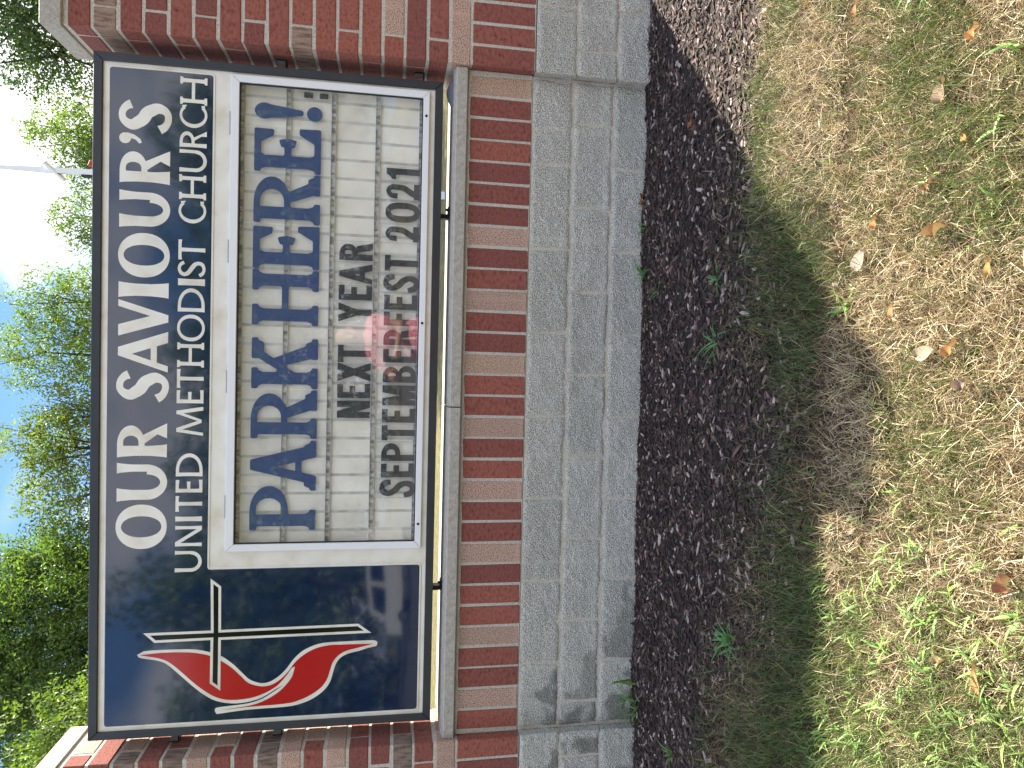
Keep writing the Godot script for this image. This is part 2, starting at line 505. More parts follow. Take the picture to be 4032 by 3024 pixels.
# ---------------------------------------------------------------- materials
func make_materials() -> void:
	var grain := ntex(noise(0.09, 4, 11), 5.0)
	var fine := ntex(noise(0.2, 3, 12), 6.0)
	var c0 := Color(0, 0, 0)
	var spots := noise(0.045, 3, 21)
	M.brick_red = []
	var reds := [[0.555, 0.315, 0.27], [0.525, 0.295, 0.255], [0.585, 0.335, 0.28], [0.50, 0.285, 0.255]]
	for i in reds.size():
		var r: Array = reds[i]
		var c := Color(r[0], r[1], r[2])
		var t := tex(noise(0.025 + 0.006 * i, 5, 31 + i), [0.0, 0.14, 0.24, 0.45, 0.62, 0.9, 1.0], [c.darkened(0.5), c.darkened(0.28), c.darkened(0.09), c, c.lightened(0.03), c.lightened(0.07), c.lightened(0.3)])
		M.brick_red.append(rough_mat(t, fine, Vector3(2.1, 3.3, 2.1), 0.92, 0.8))
	M.brick_tan = []
	for i in 3:
		var c: Color = [Color(0.76, 0.625, 0.555), Color(0.71, 0.585, 0.52), Color(0.745, 0.62, 0.53)][i]
		var t := tex(noise(0.12, 3, 51 + i), [0.0, 0.30, 0.36, 0.43, 0.62, 0.74, 1.0], [c.darkened(0.7), c.darkened(0.5), c.darkened(0.14), c, c.lightened(0.04), c.lightened(0.12), c.lightened(0.35)])
		M.brick_tan.append(rough_mat(t, fine, Vector3(2.3, 2.3, 2.3), 0.92, 1.0))
	M.brick_flashed = []
	for i in 2:
		var c: Color = [Color(0.53, 0.455, 0.41), Color(0.61, 0.505, 0.44)][i]
		var t := tex(noise(0.02, 4, 61 + i), [0.0, 0.3, 0.45, 0.6, 1.0], [c.darkened(0.34), c.darkened(0.24), c.darkened(0.08), c, c.lightened(0.1)])
		M.brick_flashed.append(rough_mat(t, fine, Vector3(5.2, 0.9, 5.2), 0.92, 1.0))
	var mo := tex(noise(0.05, 4, 71), [0.0, 0.35, 0.65, 1.0], [Color(0.58, 0.56, 0.525), Color(0.70, 0.685, 0.645), Color(0.755, 0.74, 0.70), Color(0.83, 0.82, 0.79)])
	M.mortar = rough_mat(mo, grain, Vector3(3, 3, 3), 0.95, 1.2)
	var mb := tex(noise(0.05, 4, 72), [0.0, 0.35, 0.65, 1.0], [Color(0.62, 0.595, 0.54), Color(0.71, 0.685, 0.63), Color(0.765, 0.74, 0.685), Color(0.82, 0.80, 0.75)])
	M.bed_mortar = rough_mat(mb, grain, Vector3(3, 3, 3), 0.95, 1.2)
	M.block = []
	for i in 3:
		var g: float = [0.705, 0.69, 0.715][i]
		var t := tex(noise(0.13, 3, 81 + i), [0.0, 0.25, 0.33, 0.5, 0.68, 0.78, 1.0], [Color(0.2, 0.2, 0.2), Color(0.36, 0.36, 0.355), Color(g - 0.07, g - 0.075, g - 0.10), Color(g, g - 0.008, g - 0.048), Color(g + 0.05, g + 0.044, g + 0.01), Color(g + 0.14, g + 0.14, g + 0.13), Color(0.95, 0.95, 0.93)])
		var m := rough_mat(t, ntex(noise(0.11, 4, 91 + i), 8.0), Vector3(1.9, 1.9, 1.9), 0.95, 1.15)
		m.vertex_color_use_as_albedo = true
		M.block.append(m)
	var lime := tex(noise(0.03, 5, 101), [0.0, 0.4, 0.7, 1.0], [Color(0.56, 0.54, 0.505), Color(0.625, 0.605, 0.57), Color(0.655, 0.635, 0.60), Color(0.71, 0.69, 0.655)])
	M.limestone = rough_mat(lime, grain, Vector3(1.7, 1.7, 1.7), 0.9, 0.6)
	M.dark_gap = mat(Color(0.05, 0.05, 0.05), 0.9)
	M.membrane = mat(Color(0.36, 0.37, 0.41), 0.6)
	var bz := tex(noise(0.012, 4, 111), [0.0, 0.5, 1.0], [Color(0.125, 0.14, 0.165), Color(0.14, 0.155, 0.18), Color(0.17, 0.185, 0.21)])
	M.bronze = rough_mat(bz, null, Vector3(1, 1, 1), 0.42)
	M.bracket = mat(Color(0.12, 0.12, 0.13), 0.5, 0.6)
	var wh := tex(noise(0.01, 5, 121), [0.0, 0.35, 0.6, 1.0], [Color(0.78, 0.755, 0.69), Color(0.84, 0.825, 0.78), Color(0.86, 0.85, 0.815), Color(0.88, 0.87, 0.84)])
	M.white_face = rough_mat(wh, null, Vector3(1.1, 1.1, 1.1), 0.22)
	M.door = mat(Color(0.86, 0.865, 0.88), 0.35)
	M.gasket = mat(Color(0.14, 0.14, 0.16), 0.7)
	var back := tex(noise(0.008, 5, 131), [0.0, 0.3, 0.6, 1.0], [Color(0.80, 0.785, 0.73), Color(0.87, 0.86, 0.81), Color(0.90, 0.89, 0.845), Color(0.92, 0.91, 0.875)])
	M.back_panel = rough_mat(back, null, Vector3(0.9, 0.9, 0.9), 0.35)
	var dirt := tex(noise(0.022, 5, 141), [0.0, 0.3, 0.48, 0.62, 1.0], [Color(0.20, 0.19, 0.17), Color(0.40, 0.385, 0.36), Color(0.60, 0.585, 0.55), Color(0.70, 0.69, 0.655), Color(0.8, 0.79, 0.76)])
	M.rail = rough_mat(dirt, null, Vector3(2.6, 1.0, 1.0), 0.4)
	var seam := tex(noise(0.012, 4, 151), [0.0, 0.4, 0.7, 1.0], [Color(0.58, 0.575, 0.55), Color(0.71, 0.705, 0.68), Color(0.78, 0.775, 0.75), Color(0.82, 0.82, 0.79)])
	M.seam = rough_mat(seam, null, Vector3(1.3, 1.3, 1.3), 0.4)
	M.card = mat(Color(0.9, 0.9, 0.9, 0.05), 0.15)
	M.card.metallic_specular = 0.08
	M.card.transparency = BaseMaterial3D.TRANSPARENCY_ALPHA
	M.card_edge = mat(Color(0.60, 0.60, 0.585), 0.4)
	M.pane = mat(Color(0.95, 0.97, 1.0, 0.03), 0.015)
	M.pane.transparency = BaseMaterial3D.TRANSPARENCY_ALPHA
	M.pane.normal_enabled = true
	M.pane.normal_texture = ntex(noise(0.006, 2, 162), 2.2, 256)
	M.pane.normal_scale = 0.10
	M.pane.metallic_specular = 0.5
	M.pane.uv1_triplanar = true
	M.pane.uv1_world_triplanar = true
	M.pane.uv1_scale = Vector3(0.6, 0.6, 0.6)
	var nv := tex(noise(0.02, 4, 161), [0.0, 0.5, 1.0], [Color(0.055, 0.115, 0.215), Color(0.07, 0.135, 0.245), Color(0.085, 0.15, 0.27)])
	M.navy = rough_mat(nv, ntex(noise(0.007, 2, 163), 2.2, 256), Vector3(0.8, 0.8, 0.8), 0.04, 0.09)
	M.navy.metallic_specular = 0.62
	M.letter_white = rough_mat(wh, null, Vector3(1.0, 1.0, 1.0), 0.12)
	M.letter_red = mat(Color(0.66, 0.10, 0.12), 0.1)
	M.letter_dark = mat(Color(0.03, 0.04, 0.05), 0.1)
	M.card_blue = mat(Color(0.02, 0.20, 0.42), 0.4)
	M.card_blue.metallic_specular = 0.15
	M.card_black = mat(Color(0.055, 0.055, 0.065), 0.4)
	M.card_black.metallic_specular = 0.15
	M.screw = mat(Color(0.10, 0.10, 0.10), 0.4, 0.8)
	var ln := tex(noise(0.02, 5, 171), [0.0, 0.35, 0.5, 0.7, 1.0], [Color(0.17, 0.17, 0.08), Color(0.31, 0.29, 0.15), Color(0.43, 0.38, 0.21), Color(0.34, 0.35, 0.15), Color(0.52, 0.45, 0.27)])
	M.lawn = rough_mat(ln, ntex(noise(0.1, 4, 172), 8.0), Vector3(0.37, 0.37, 0.37), 0.95, 1.5)
	var so := tex(noise(0.03, 5, 173), [0.0, 0.4, 0.7, 1.0], [Color(0.06, 0.045, 0.04), Color(0.10, 0.08, 0.07), Color(0.15, 0.115, 0.10), Color(0.26, 0.21, 0.18)])
	M.soil = rough_mat(so, ntex(noise(0.06, 4, 174), 9.0), Vector3(3, 3, 3), 0.95, 1.5)
	var tt := tex(noise(0.05, 5, 175), [0.0, 0.35, 0.6, 1.0], [Color(0.12, 0.09, 0.06), Color(0.21, 0.165, 0.10), Color(0.29, 0.235, 0.14), Color(0.42, 0.35, 0.22)])
	M.thatch = rough_mat(tt, ntex(noise(0.08, 4, 176), 9.0), Vector3(3, 3, 3), 0.95, 1.5)
	M.tinted = mat(Color.WHITE, 0.85)
	M.tinted.vertex_color_use_as_albedo = true
	M.blade = mat(Color.WHITE, 0.6)
	M.blade.vertex_color_use_as_albedo = true
	M.blade.backlight_enabled = true
	M.blade.backlight = Color(0.5, 0.5, 0.4)
	M.leaf = mat(Color.WHITE, 0.45)
	M.leaf.vertex_color_use_as_albedo = true
	M.leaf.backlight_enabled = true
	M.leaf.backlight = Color(0.85, 0.95, 0.5)
	var bk := tex(noise(0.04, 5, 181), [0.0, 0.5, 1.0], [Color(0.13, 0.11, 0.09), Color(0.25, 0.215, 0.185), Color(0.38, 0.34, 0.30)])
	M.bark = rough_mat(bk, ntex(noise(0.05, 4, 182), 9.0), Vector3(1.2, 0.35, 1.2), 0.95, 1.5)
	M.post_white = mat(Color(0.86, 0.87, 0.89), 0.5)
	M.post_red = mat(Color(0.62, 0.16, 0.17), 0.5)
	M.post_black = mat(Color(0.05, 0.06, 0.07), 0.5)
	M.asphalt = rough_mat(tex(noise(0.1, 4, 191), [0.0, 0.5, 1.0], [Color(0.19, 0.19, 0.195), Color(0.25, 0.25, 0.255), Color(0.32, 0.32, 0.325)]), grain, Vector3(0.6, 0.6, 0.6), 0.9)
	M.van_white = mat(Color(0.74, 0.75, 0.76), 0.3)
	M.van_white.clearcoat_enabled = true
	M.van_glass = mat(Color(0.03, 0.035, 0.04), 0.05)
	M.rubber = mat(Color(0.05, 0.05, 0.05), 0.8)
	M.hub = mat(Color(0.6, 0.6, 0.62), 0.35, 0.8)

# ---------------------------------------------------------------- masonry
func brick_mat(kind: String) -> Material:
	if kind == "t":
		return M.brick_tan[rng.randi() % 3]
	if kind == "f":
		return M.brick_flashed[rng.randi() % 2]
	return M.brick_red[rng.randi() % 4]

func brick(lo: Vector3, hi: Vector3, kind: String, parent: Node3D) -> void:
	var s := hi - lo
	var key := "%d %d %d %d" % [roundi(s.x * 1000), roundi(s.y * 1000), roundi(s.z * 1000), rng.randi() % 3]
	if not mesh_cache.has(key):
		mesh_cache[key] = box(s, 0.004, 0.0016)
	part("brick", mesh_cache[key], brick_mat(kind), parent, (lo + hi) * 0.5 - parent.position + Vector3(rng.randf_range(-0.001, 0.001), rng.randf_range(-0.001, 0.001), rng.randf_range(-0.0015, 0.0015)))

# a split-face block: w wide and h high, its rough face towards +z through the origin; the face of a corner block also wraps its left or right end
func block(called: String, c: Vector3, w: float, h: float, parent: Node3D, turn := 0.0, stain := 0.0) -> void:
	var st := begin()
	st.set_smooth_group(0)
	var low := noise(5.0, 2, 301)
	var mid := noise(34.0, 3, 302)
	var blot := noise(6.0, 3, 303)
	var nx := maxi(6, roundi(w / 0.0095))
	var ny := roundi(h / 0.0095)
	var sh := Vector2(rng.randf() * 90.0, rng.randf() * 90.0)
	var p := []
	for j in ny + 1:
		for i in nx + 1:
			var u := float(i) / nx
			var v := float(j) / ny
			var x := (u - 0.5) * w
			var y := (v - 0.5) * h
			var edge := minf(minf(u, 1.0 - u) * w, minf(v, 1.0 - v) * h)
			var z := low.get_noise_2d(x + sh.x, y + sh.y) * 0.006 + mid.get_noise_2d(x + sh.x, y + sh.y) * 0.0058
			z -= 0.008 * pow(clampf(1.0 - edge / 0.014, 0.0, 1.0), 2.0)
			if edge < 0.001:
				x += mid.get_noise_2d(x * 2.0 + sh.y, y * 2.0) * 0.0018
				y += mid.get_noise_2d(x * 2.0, y * 2.0 + sh.x) * 0.0018
			p.append(Vector3(x, y, z))
	var tint := func(q: Vector3) -> Color:
		if stain <= 0.0:
			return Color.WHITE
		var k := clampf((-q.x / w + 0.25) * 1.1 - (q.y / h) * 0.9 + blot.get_noise_2d(q.x + sh.x, q.y + sh.y) * 1.2, 0.0, 1.0)
		k = smoothstep(0.25, 0.75, k) * stain
		return Color.WHITE.lerp(Color(0.36, 0.36, 0.35), k)
	for j in ny:
		for i in nx:
			var q := [p[j * (nx + 1) + i], p[j * (nx + 1) + i + 1], p[(j + 1) * (nx + 1) + i + 1], p[(j + 1) * (nx + 1) + i]]
			for t in [[0, 2, 1], [0, 3, 2]]:
				for k in t:
					st.set_color(tint.call(q[k]))
					st.add_vertex(q[k])
	# the sides, back into the wall
	var rim := []
	for i in nx + 1:
		rim.append(p[i])
	for j in range(1, ny + 1):
		rim.append(p[j * (nx + 1) + nx])
	for i in range(nx - 1, -1, -1):
		rim.append(p[ny * (nx + 1) + i])
	for j in range(ny - 1, 0, -1):
		rim.append(p[j * (nx + 1)])
	st.set_smooth_group(-1)
	st.set_color(Color.WHITE)
	for i in rim.size():
		var a: Vector3 = rim[i]
		var b: Vector3 = rim[(i + 1) % rim.size()]
		var m := (a + b) * 0.5
		face(st, [a, b, Vector3(b.x, b.y, -0.05), Vector3(a.x, a.y, -0.05)], Vector3(m.x / w, m.y / h, 0))
	part(called, done(st), M.block[rng.randi() % 3], parent, c - parent.position, Basis(Vector3.UP, turn))

const RX := 0.0136     # inner side of the right pier
const LX := -3.178     # inner side of the left pier
const PZ := 0.0513     # front of the piers
const PB := -0.285     # back of the piers
const SB := 0.9144     # top of the soldier course
const C4 := 0.1016

func build_wall() -> void:
	var t := thing("sign_wall", "low wall of gray split-face block and upright bricks between the two brick piers", "wall")
	var core := begin()
	add_box(core, Vector3((RX + LX) * 0.5, 0.155, -0.1285), Vector3(RX - LX - 0.002, 0.907, 0.245), 0.004)
	part("mortar_joint", done(core), M.bed_mortar, t)
	var core2 := begin()
	add_box(core2, Vector3((RX + LX) * 0.5, 0.766, -0.127), Vector3(RX - LX - 0.002, 0.313, 0.247), 0.004)
	part("mortar_joint", done(core2), M.mortar, t)
	var g := 0.0045
	for row in 3:
		var y := 0.508 - 0.2032 * row
		var cuts := [RX - 0.012]
		var x := -0.4064 if row != 1 else -0.201
		while x > LX + 0.08:
			cuts.append(x)
			x -= 0.4064
		cuts.append(LX + 0.012)
		for i in cuts.size() - 1:
			var st := 0.0
			if i == cuts.size() - 2:
				st = 0.75
			elif i == cuts.size() - 3 and row > 0:
				st = 0.55
			block("concrete_block", Vector3((cuts[i] + cuts[i + 1]) * 0.5, y, 0.0), cuts[i] - cuts[i + 1] - g * 2.0, 0.2032 - g * 2.0, t, 0.0, st)
	var seq := "trrrrrrtrrtrrtrrtrrtrrtrrrtrrtr"
	for i in seq.length():
		var x1 := -0.014 - C4 * i
		brick(Vector3(x1 - 0.0888, 0.6096 + 0.006, -0.07), Vector3(x1, SB - 0.006, 0.0), seq[i], t)
	# the sill: two stones with a sloped front edge
	var joint := -1.586
	for k in 2:
		var xa := LX + 0.004 if k == 0 else joint + 0.003
		var xb := joint - 0.003 if k == 0 else RX - 0.006
		var st := begin()
		var prof := [Vector2(0.026, 0.926), Vector2(0.030, 0.930), Vector2(0.030, 0.974), Vector2(0.026, 0.979), Vector2(-0.012, 0.989), Vector2(-0.33, 0.989), Vector2(-0.335, 0.984), Vector2(-0.335, 0.926)]
		var l := []
		var r := []
		for q in prof:
			l.append(Vector3(xa, q.y, q.x))
			r.append(Vector3(xb, q.y, q.x))
		face(st, l, Vector3.LEFT)
		face(st, r, Vector3.RIGHT)
		var mid := Vector3((xa + xb) * 0.5, 0.955, -0.15)
		for i in prof.size():
			var i2 := (i + 1) % prof.size()
			face(st, [l[i], r[i], r[i2], l[i2]], (l[i] + r[i2]) * 0.5 - mid)
		part("sill_stone", done(st), M.limestone, t)
	# a strip of sealant that has come loose at the right end
	var st2 := begin()
	var n := 8
	for i in n:
		var xs := []
		for e in 2:
			var u := float(i + e) / n
			var lift := 0.012 + 0.026 * sin(u * PI) * (1.0 - 0.4 * u)
			var x := lerpf(-0.035, -0.165, u)
			xs.append([Vector3(x, 0.9885, -0.012), Vector3(x, 0.987 + lift, -0.03 - 0.02 * sin(u * PI)), Vector3(x, 0.985 + lift, -0.033 - 0.02 * sin(u * PI)), Vector3(x, 0.9875, -0.018)])
		for k in 3:
			face(st2, [xs[0][k], xs[1][k], xs[1][k + 1], xs[0][k + 1]], Vector3(0, 0.4, 1) if k == 0 else (Vector3.UP if k == 1 else Vector3(0, 0, -1)))
	part("loose_sealant", done(st2), M.membrane, t)

func build_pier(side: int, label: String, kinds: String) -> void:
	# side 1: the right pier, growing towards +x from its inner side; -1: the left one
	var x0 := RX if side > 0 else LX
	var W := 0.397
	var D := PZ - PB
	var t := thing("brick_pier", label, "pier", Vector3.ZERO, "brick piers at the ends of the sign")
	var put := func(u0: float, u1: float, y0: float, y1: float, d0: float, d1: float, kind: String) -> void:
		# u outwards from the inner side, d back from the front
		var xa := x0 + side * u0
		var xb := x0 + side * u1
		brick(Vector3(minf(xa, xb), y0, PZ - d1), Vector3(maxf(xa, xb), y1, PZ - d0), kind, t)
	var core := begin()
	add_box(core, Vector3(x0 + side * W * 0.5, (0.62 + 2.652) * 0.5, (PZ + PB) * 0.5), Vector3(W - 0.007, 2.652 - 0.60, D - 0.007), 0.003)
	part("mortar_joint", done(core), M.mortar, t)
	var core2 := begin()
	add_box(core2, Vector3(x0 + side * W * 0.5, 0.148, (PZ + PB) * 0.5), Vector3(W - 0.003, 0.915, D - 0.003), 0.003)
	part("mortar_joint", done(core2), M.bed_mortar, t)
	# split-face base
	var g := 0.0045
	for row in 3:
		var y := 0.508 - 0.2032 * row
		var cuts: Array = [[-0.012, 0.315, 0.415], [-0.012, 0.115, 0.415], [-0.012, 0.315, 0.415]][row]
		for i in 2:
			block("concrete_block", Vector3(x0 + side * (cuts[i] + cuts[i + 1]) * 0.5, y, PZ + 0.006), cuts[i + 1] - cuts[i] - g * 2.0, 0.2032 - g * 2.0, t, 0.0, 0.8 if side < 0 else 0.0)
		for e in 2:   # inner and outer returns
			var u := -0.004 if e == 0 else W + 0.004
			block("concrete_block", Vector3(x0 + side * u, y, (PZ + PB) * 0.5), D - g * 2.0, 0.2032 - g * 2.0, t, PI * 0.5 * side * (-1.0 if e == 0 else 1.0))
	# soldier course
	for i in 4:
		put.call(0.0 + i * 0.1016 + (0.0 if i == 0 else 0.001), minf(0.0895 + i * 0.1016, W), 0.6146, SB - 0.005, 0.0, 0.092, "r")
	for i in 2:
		put.call(0.0, 0.092, 0.6146, SB - 0.005, 0.1016 * (i + 1), 0.1016 * (i + 1) + 0.092, "r")
		put.call(W - 0.092, W, 0.6146, SB - 0.005, 0.1016 * (i + 1), 0.1016 * (i + 1) + 0.092, "r")
	# running courses, two kinds of corner turn about
	for k in 17:
		var y0 := SB + C4 * k + 0.0065
		var y1 := y0 + 0.0886
		var a := kinds[k * 2]
		var b := kinds[k * 2 + 1]
		if k % 2 == 0:
			put.call(0.0, 0.295, y0, y1, 0.0, 0.092, a)
			put.call(0.305, W, y0, y1, 0.0, 0.295, b)
			put.call(0.0, 0.092, y0, y1, 0.102, D, b)
			put.call(W - 0.092, W, y0, y1, 0.305, D, "r")
		else:
			put.call(0.0, 0.092, y0, y1, 0.0, 0.295, a)
			put.call(0.102, W, y0, y1, 0.0, 0.092, b)
			put.call(W - 0.092, W, y0, y1, 0.102, D, "r")
			put.call(0.0, 0.092, y0, y1, 0.305, D, "r")
	# cap stone, its top a very low pyramid
	var st := begin()
	var lo := Vector2(-0.006, -0.012)
	var hi := Vector2(W + 0.012, D + 0.014)
	var ring := func(y: float, ins: float) -> Array:
		var r := []
		for q in [[lo.x + ins, lo.y + ins], [hi.x - ins, lo.y + ins], [hi.x - ins, hi.y - ins], [lo.x + ins, hi.y - ins]]:
			r.append(Vector3(x0 + side * q[0], y, PZ - q[1]))
		return r
	var levels := [ring.call(2.656, 0.004), ring.call(2.660, 0.0), ring.call(2.738, 0.0), ring.call(2.744, 0.006), ring.call(2.762, 0.12)]
	var mid := Vector3(x0 + side * W * 0.5, 2.70, (PZ + PB) * 0.5)
	for i in levels.size() - 1:
		for j in 4:
			var q := [levels[i][j], levels[i][(j + 1) % 4], levels[i + 1][(j + 1) % 4], levels[i + 1][j]]
			face(st, q, (q[0] + q[2]) * 0.5 - mid)
	face(st, levels[0], Vector3.DOWN)
	face(st, levels[4], Vector3.UP)
	part("cap_stone", done(st), M.limestone, t)

# ---------------------------------------------------------------- the sign
# four bars with mitred corners round the hole from lo to hi, w = widths (left, right, bottom, top)
func mitred(called: String, lo: Vector2, hi: Vector2, w: Array, z0: float, z1: float, m: Material, parent: Node3D) -> void:
	var o := [Vector2(lo.x - w[0], lo.y - w[2]), Vector2(hi.x + w[1], lo.y - w[2]), Vector2(hi.x + w[1], hi.y + w[3]), Vector2(lo.x - w[0], hi.y + w[3])]
	var n := [lo, Vector2(hi.x, lo.y), hi, Vector2(lo.x, hi.y)]
	for i in 4:
		var j := (i + 1) % 4
		var dir: Vector2 = (o[j] - o[i]).normalized() * 0.0006
		part(called, prism([o[i] + dir, o[j] - dir, n[j] - dir, n[i] + dir], z0, z1, 0.0018), m, parent)

func prism(poly: Array, z0: float, z1: float, bev := 0.0) -> ArrayMesh:
	var st := begin()
	var c := Vector2.ZERO
	for q in poly:
		c += q / poly.size()
	var base := PackedVector2Array(poly)
	if Geometry2D.is_polygon_clockwise(base):
		base.reverse()
	var top := base
	if bev > 0.0:
		var k := PackedVector2Array()
		for i in base.size():
			var a := base[(i + base.size() - 1) % base.size()]
			var b := base[i]
			var d := base[(i + 1) % base.size()]
			var n1 := (b - a).normalized().orthogonal()
			var n2 := (d - b).normalized().orthogonal()
			# inward normals of a counter-clockwise outline
			n1 = -n1 if (b - a).cross(n1) < 0.0 else n1
			n2 = -n2 if (d - b).cross(n2) < 0.0 else n2
			var s := n1 + n2
			k.append(b + s * (bev / maxf(0.2, s.dot(n1))))
		top = k
	var zs := [z0, z1 - bev, z1]
	var rings := [base, base, top]
	for l in 2:
		for i in base.size():
			var j := (i + 1) % base.size()
			var e: Vector2 = (base[j] - base[i])
			face(st, [Vector3(rings[l][i].x, rings[l][i].y, zs[l]), Vector3(rings[l][j].x, rings[l][j].y, zs[l]), Vector3(rings[l + 1][j].x, rings[l + 1][j].y, zs[l + 1]), Vector3(rings[l + 1][i].x, rings[l + 1][i].y, zs[l + 1])], Vector3(e.y, -e.x, 0.0001))
	var idx := Geometry2D.triangulate_polygon(top)
	for i in range(0, idx.size(), 3):
		var v := []
		for j in 3:
			v.append(Vector3(top[idx[i + j]].x, top[idx[i + j]].y, z1))
		tri(st, v[0], v[1], v[2], Vector3.BACK)
		for j in 3:
			v[j].z = z0
			var q: Vector2 = base[idx[i + j]]
			v[j] = Vector3(q.x, q.y, z0)
		tri(st, v[0], v[1], v[2], Vector3.FORWARD)
	return done(st)

func pts_mm(text: String) -> Array:
	# "x,y x,y" in millimetres from the lower left reference of the sign
	var r := []
	for w in text.split(" "):
		var q := w.split(",")
		r.append(Vector2(-3.1 + q[0].to_float() * 0.001, 1.0 + q[1].to_float() * 0.001))
	return r

func build_sign() -> void:
	var t := thing("church_sign", "navy and white sign cabinet with church name, emblem and glazed message board between the piers", "sign")
	var x0 := -3.107
	var x1 := -0.053
	var y0 := 1.037
	var y1 := 2.561
	mitred("cabinet_frame", Vector2(x0 + 0.034, y0 + 0.037), Vector2(x1 - 0.036, y1 - 0.037), [0.034, 0.036, 0.037, 0.037], -0.222, -0.02, M.bronze, t)
	box_at("cabinet_back", Vector3(x0 + 0.006, y0 + 0.006, -0.218), Vector3(x1 - 0.006, y1 - 0.006, -0.10), M.bronze, t)
	# white face round the message board
	var st := begin()
	var fx0 := x0 + 0.03
	var fx1 := x1 - 0.03
	var fy0 := y0 + 0.03
	var fy1 := y1 - 0.03
	var wx0 := -2.262
	var wx1 := -0.106
	var wy0 := 1.104
	var wy1 := 1.985
	for r in [[fx0, fx1, wy1, fy1], [fx0, fx1, fy0, wy0], [fx0, wx0, wy0, wy1], [wx1, fx1, wy0, wy1]]:
		add_box(st, Vector3((r[0] + r[1]) * 0.5, (r[2] + r[3]) * 0.5, -0.042), Vector3(r[1] - r[0], r[3] - r[2], 0.02), 0.0)
	var facep := part("face_panel", done(st), M.white_face, t)
	# the raised navy field
	var corners := [Vector2(-3.051, 1.102), Vector2(-2.348, 1.102), Vector2(-2.348, 2.066), Vector2(-0.1125, 2.066), Vector2(-0.1125, 2.497), Vector2(-3.051, 2.497)]
	var rounded := []
	for i in corners.size():
		var b: Vector2 = corners[i]
		var a: Vector2 = b + (corners[(i + 5) % 6] - b).normalized() * 0.014
		var c: Vector2 = b + (corners[(i + 1) % 6] - b).normalized() * 0.014
		for k in 5:
			var u := k / 4.0
			rounded.append(a.lerp(b, u).lerp(b.lerp(c, u), u))
	var border := []
	for q in Geometry2D.offset_polygon(PackedVector2Array(rounded), 0.010, Geometry2D.JOIN_MITER)[0]:
		border.append(q)
	part("raised_border", prism(border, -0.0325, -0.0285, 0.003), M.white_face, facep)
	part("navy_field", prism(rounded, -0.0315, -0.026, 0.003), M.navy, facep)
	var zl := -0.0254
	for a in [["OUR SAVIOUR'S", 2.244, 0.208, "F", [-2.247, -2.046, -2.032, -1.858, -1.834, -1.68, -1.578, -1.45, -1.451, -1.269, -1.291, -1.13, -1.12, -1.051, -1.03, -0.833, -0.811, -0.646, -0.615, -0.466, -0.445, -0.396, -0.384, -0.256]],
			["UNITED METHODIST CHURCH", 2.091, 0.114, "L", [-2.357, -2.259, -2.239, -2.145, -2.125, -2.102, -2.08, -2.009, -1.994, -1.935, -1.92, -1.815, -1.735, -1.603, -1.589, -1.528, -1.519, -1.434, -1.419, -1.32, -1.308, -1.188, -1.176, -1.07, -1.058, -1.027, -1.017, -0.948, -0.942, -0.853, -0.779, -0.679, -0.667, -0.569, -0.551, -0.451, -0.441, -0.366, -0.354, -0.253, -0.245, -0.136]]]:
		var k := 0
		for ch in (a[0] as String).replace(" ", ""):
			var xa: float = a[4][k * 2]
			var xb: float = a[4][k * 2 + 1]
			var h: float = a[2]
			var yb: float = a[1]
			if ch == "'":
				h = 0.093
				yb += 0.118
			part("letter", letter_mesh(ch, xb - xa, h, a[3]), M.letter_white, facep, Vector3(xa, yb, zl))
			k += 1
	# cross and flame
	var flame := pts_mm("372,1360 387,1334 390,1269 389,1157 383,1097 368,1043 348,996 310,948 268,907 234,873 215,824 220,783 245,742 280,708 318,681 357,640 383,584 393,528 394,463 395,391 394,316 387,297 377,295 366,300 363,313 358,340 347,377 336,427 320,461 292,484 254,497 207,510 166,538 130,587 108,643 97,712 93,884 82,1006 85,1018 94,1024 106,1024 110,1018 114,993 122,885 141,817 174,762 200,722 184,755 147,817 129,885 127,953 143,1021 176,1075 222,1128 282,1189 324,1235 342,1275 355,1337 362,1354")
	var red := pts_mm("371,1347 377,1262 375,1157 367,1097 352,1043 330,1003 295,955 254,914 219,879 200,824 205,776 230,735 265,701 303,674 340,632 368,577 379,520 380,462 378,313 371,342 360,392 348,442 327,477 295,501 255,513 212,528 176,556 146,601 125,650 112,712 106,885 97,1010 110,885 128,816 161,755 198,714 242,683 285,672 280,685 247,708 219,731 196,755 168,803 147,871 143,953 157,1014 190,1068 236,1122 295,1182 335,1229 354,1275 369,1345")
	var cross := pts_mm("470,1336 471,1046 711,1050 674,1004 472,1002 477,385 431,324 426,1002 190,1002 226,1048 427,1047 424,1287")
	part("flame_outline", flat_mesh([smooth_poly(flame)], Vector2.ONE), M.letter_white, facep, Vector3(0, 0, zl))
	part("red_flame", flat_mesh([smooth_poly(red)], Vector2.ONE), M.letter_red, facep, Vector3(0, 0, zl + 0.0006))
	var cp := PackedVector2Array(cross)
	part("cross_outline", flat_mesh([cp], Vector2.ONE), M.letter_white, facep, Vector3(0, 0, zl + 0.0012))
	var inner := PackedVector2Array()
	for v in cp:
		inner.append(v * 1000.0)
	var inn := Geometry2D.offset_polygon(inner, -12.0, Geometry2D.JOIN_MITER)
	part("dark_cross", flat_mesh(inn, Vector2.ONE * 0.001), M.letter_dark, facep, Vector3(0, 0, zl + 0.0018))
	# the message board: back panel, rails, seams
	box_at("message_panel", Vector3(wx0 - 0.01, wy0 - 0.01, -0.095), Vector3(wx1 + 0.01, wy1 + 0.01, -0.078), M.back_panel, t)
	var boardp: Node3D = t.get_node("message_panel")
	var off: Vector3 = boardp.position
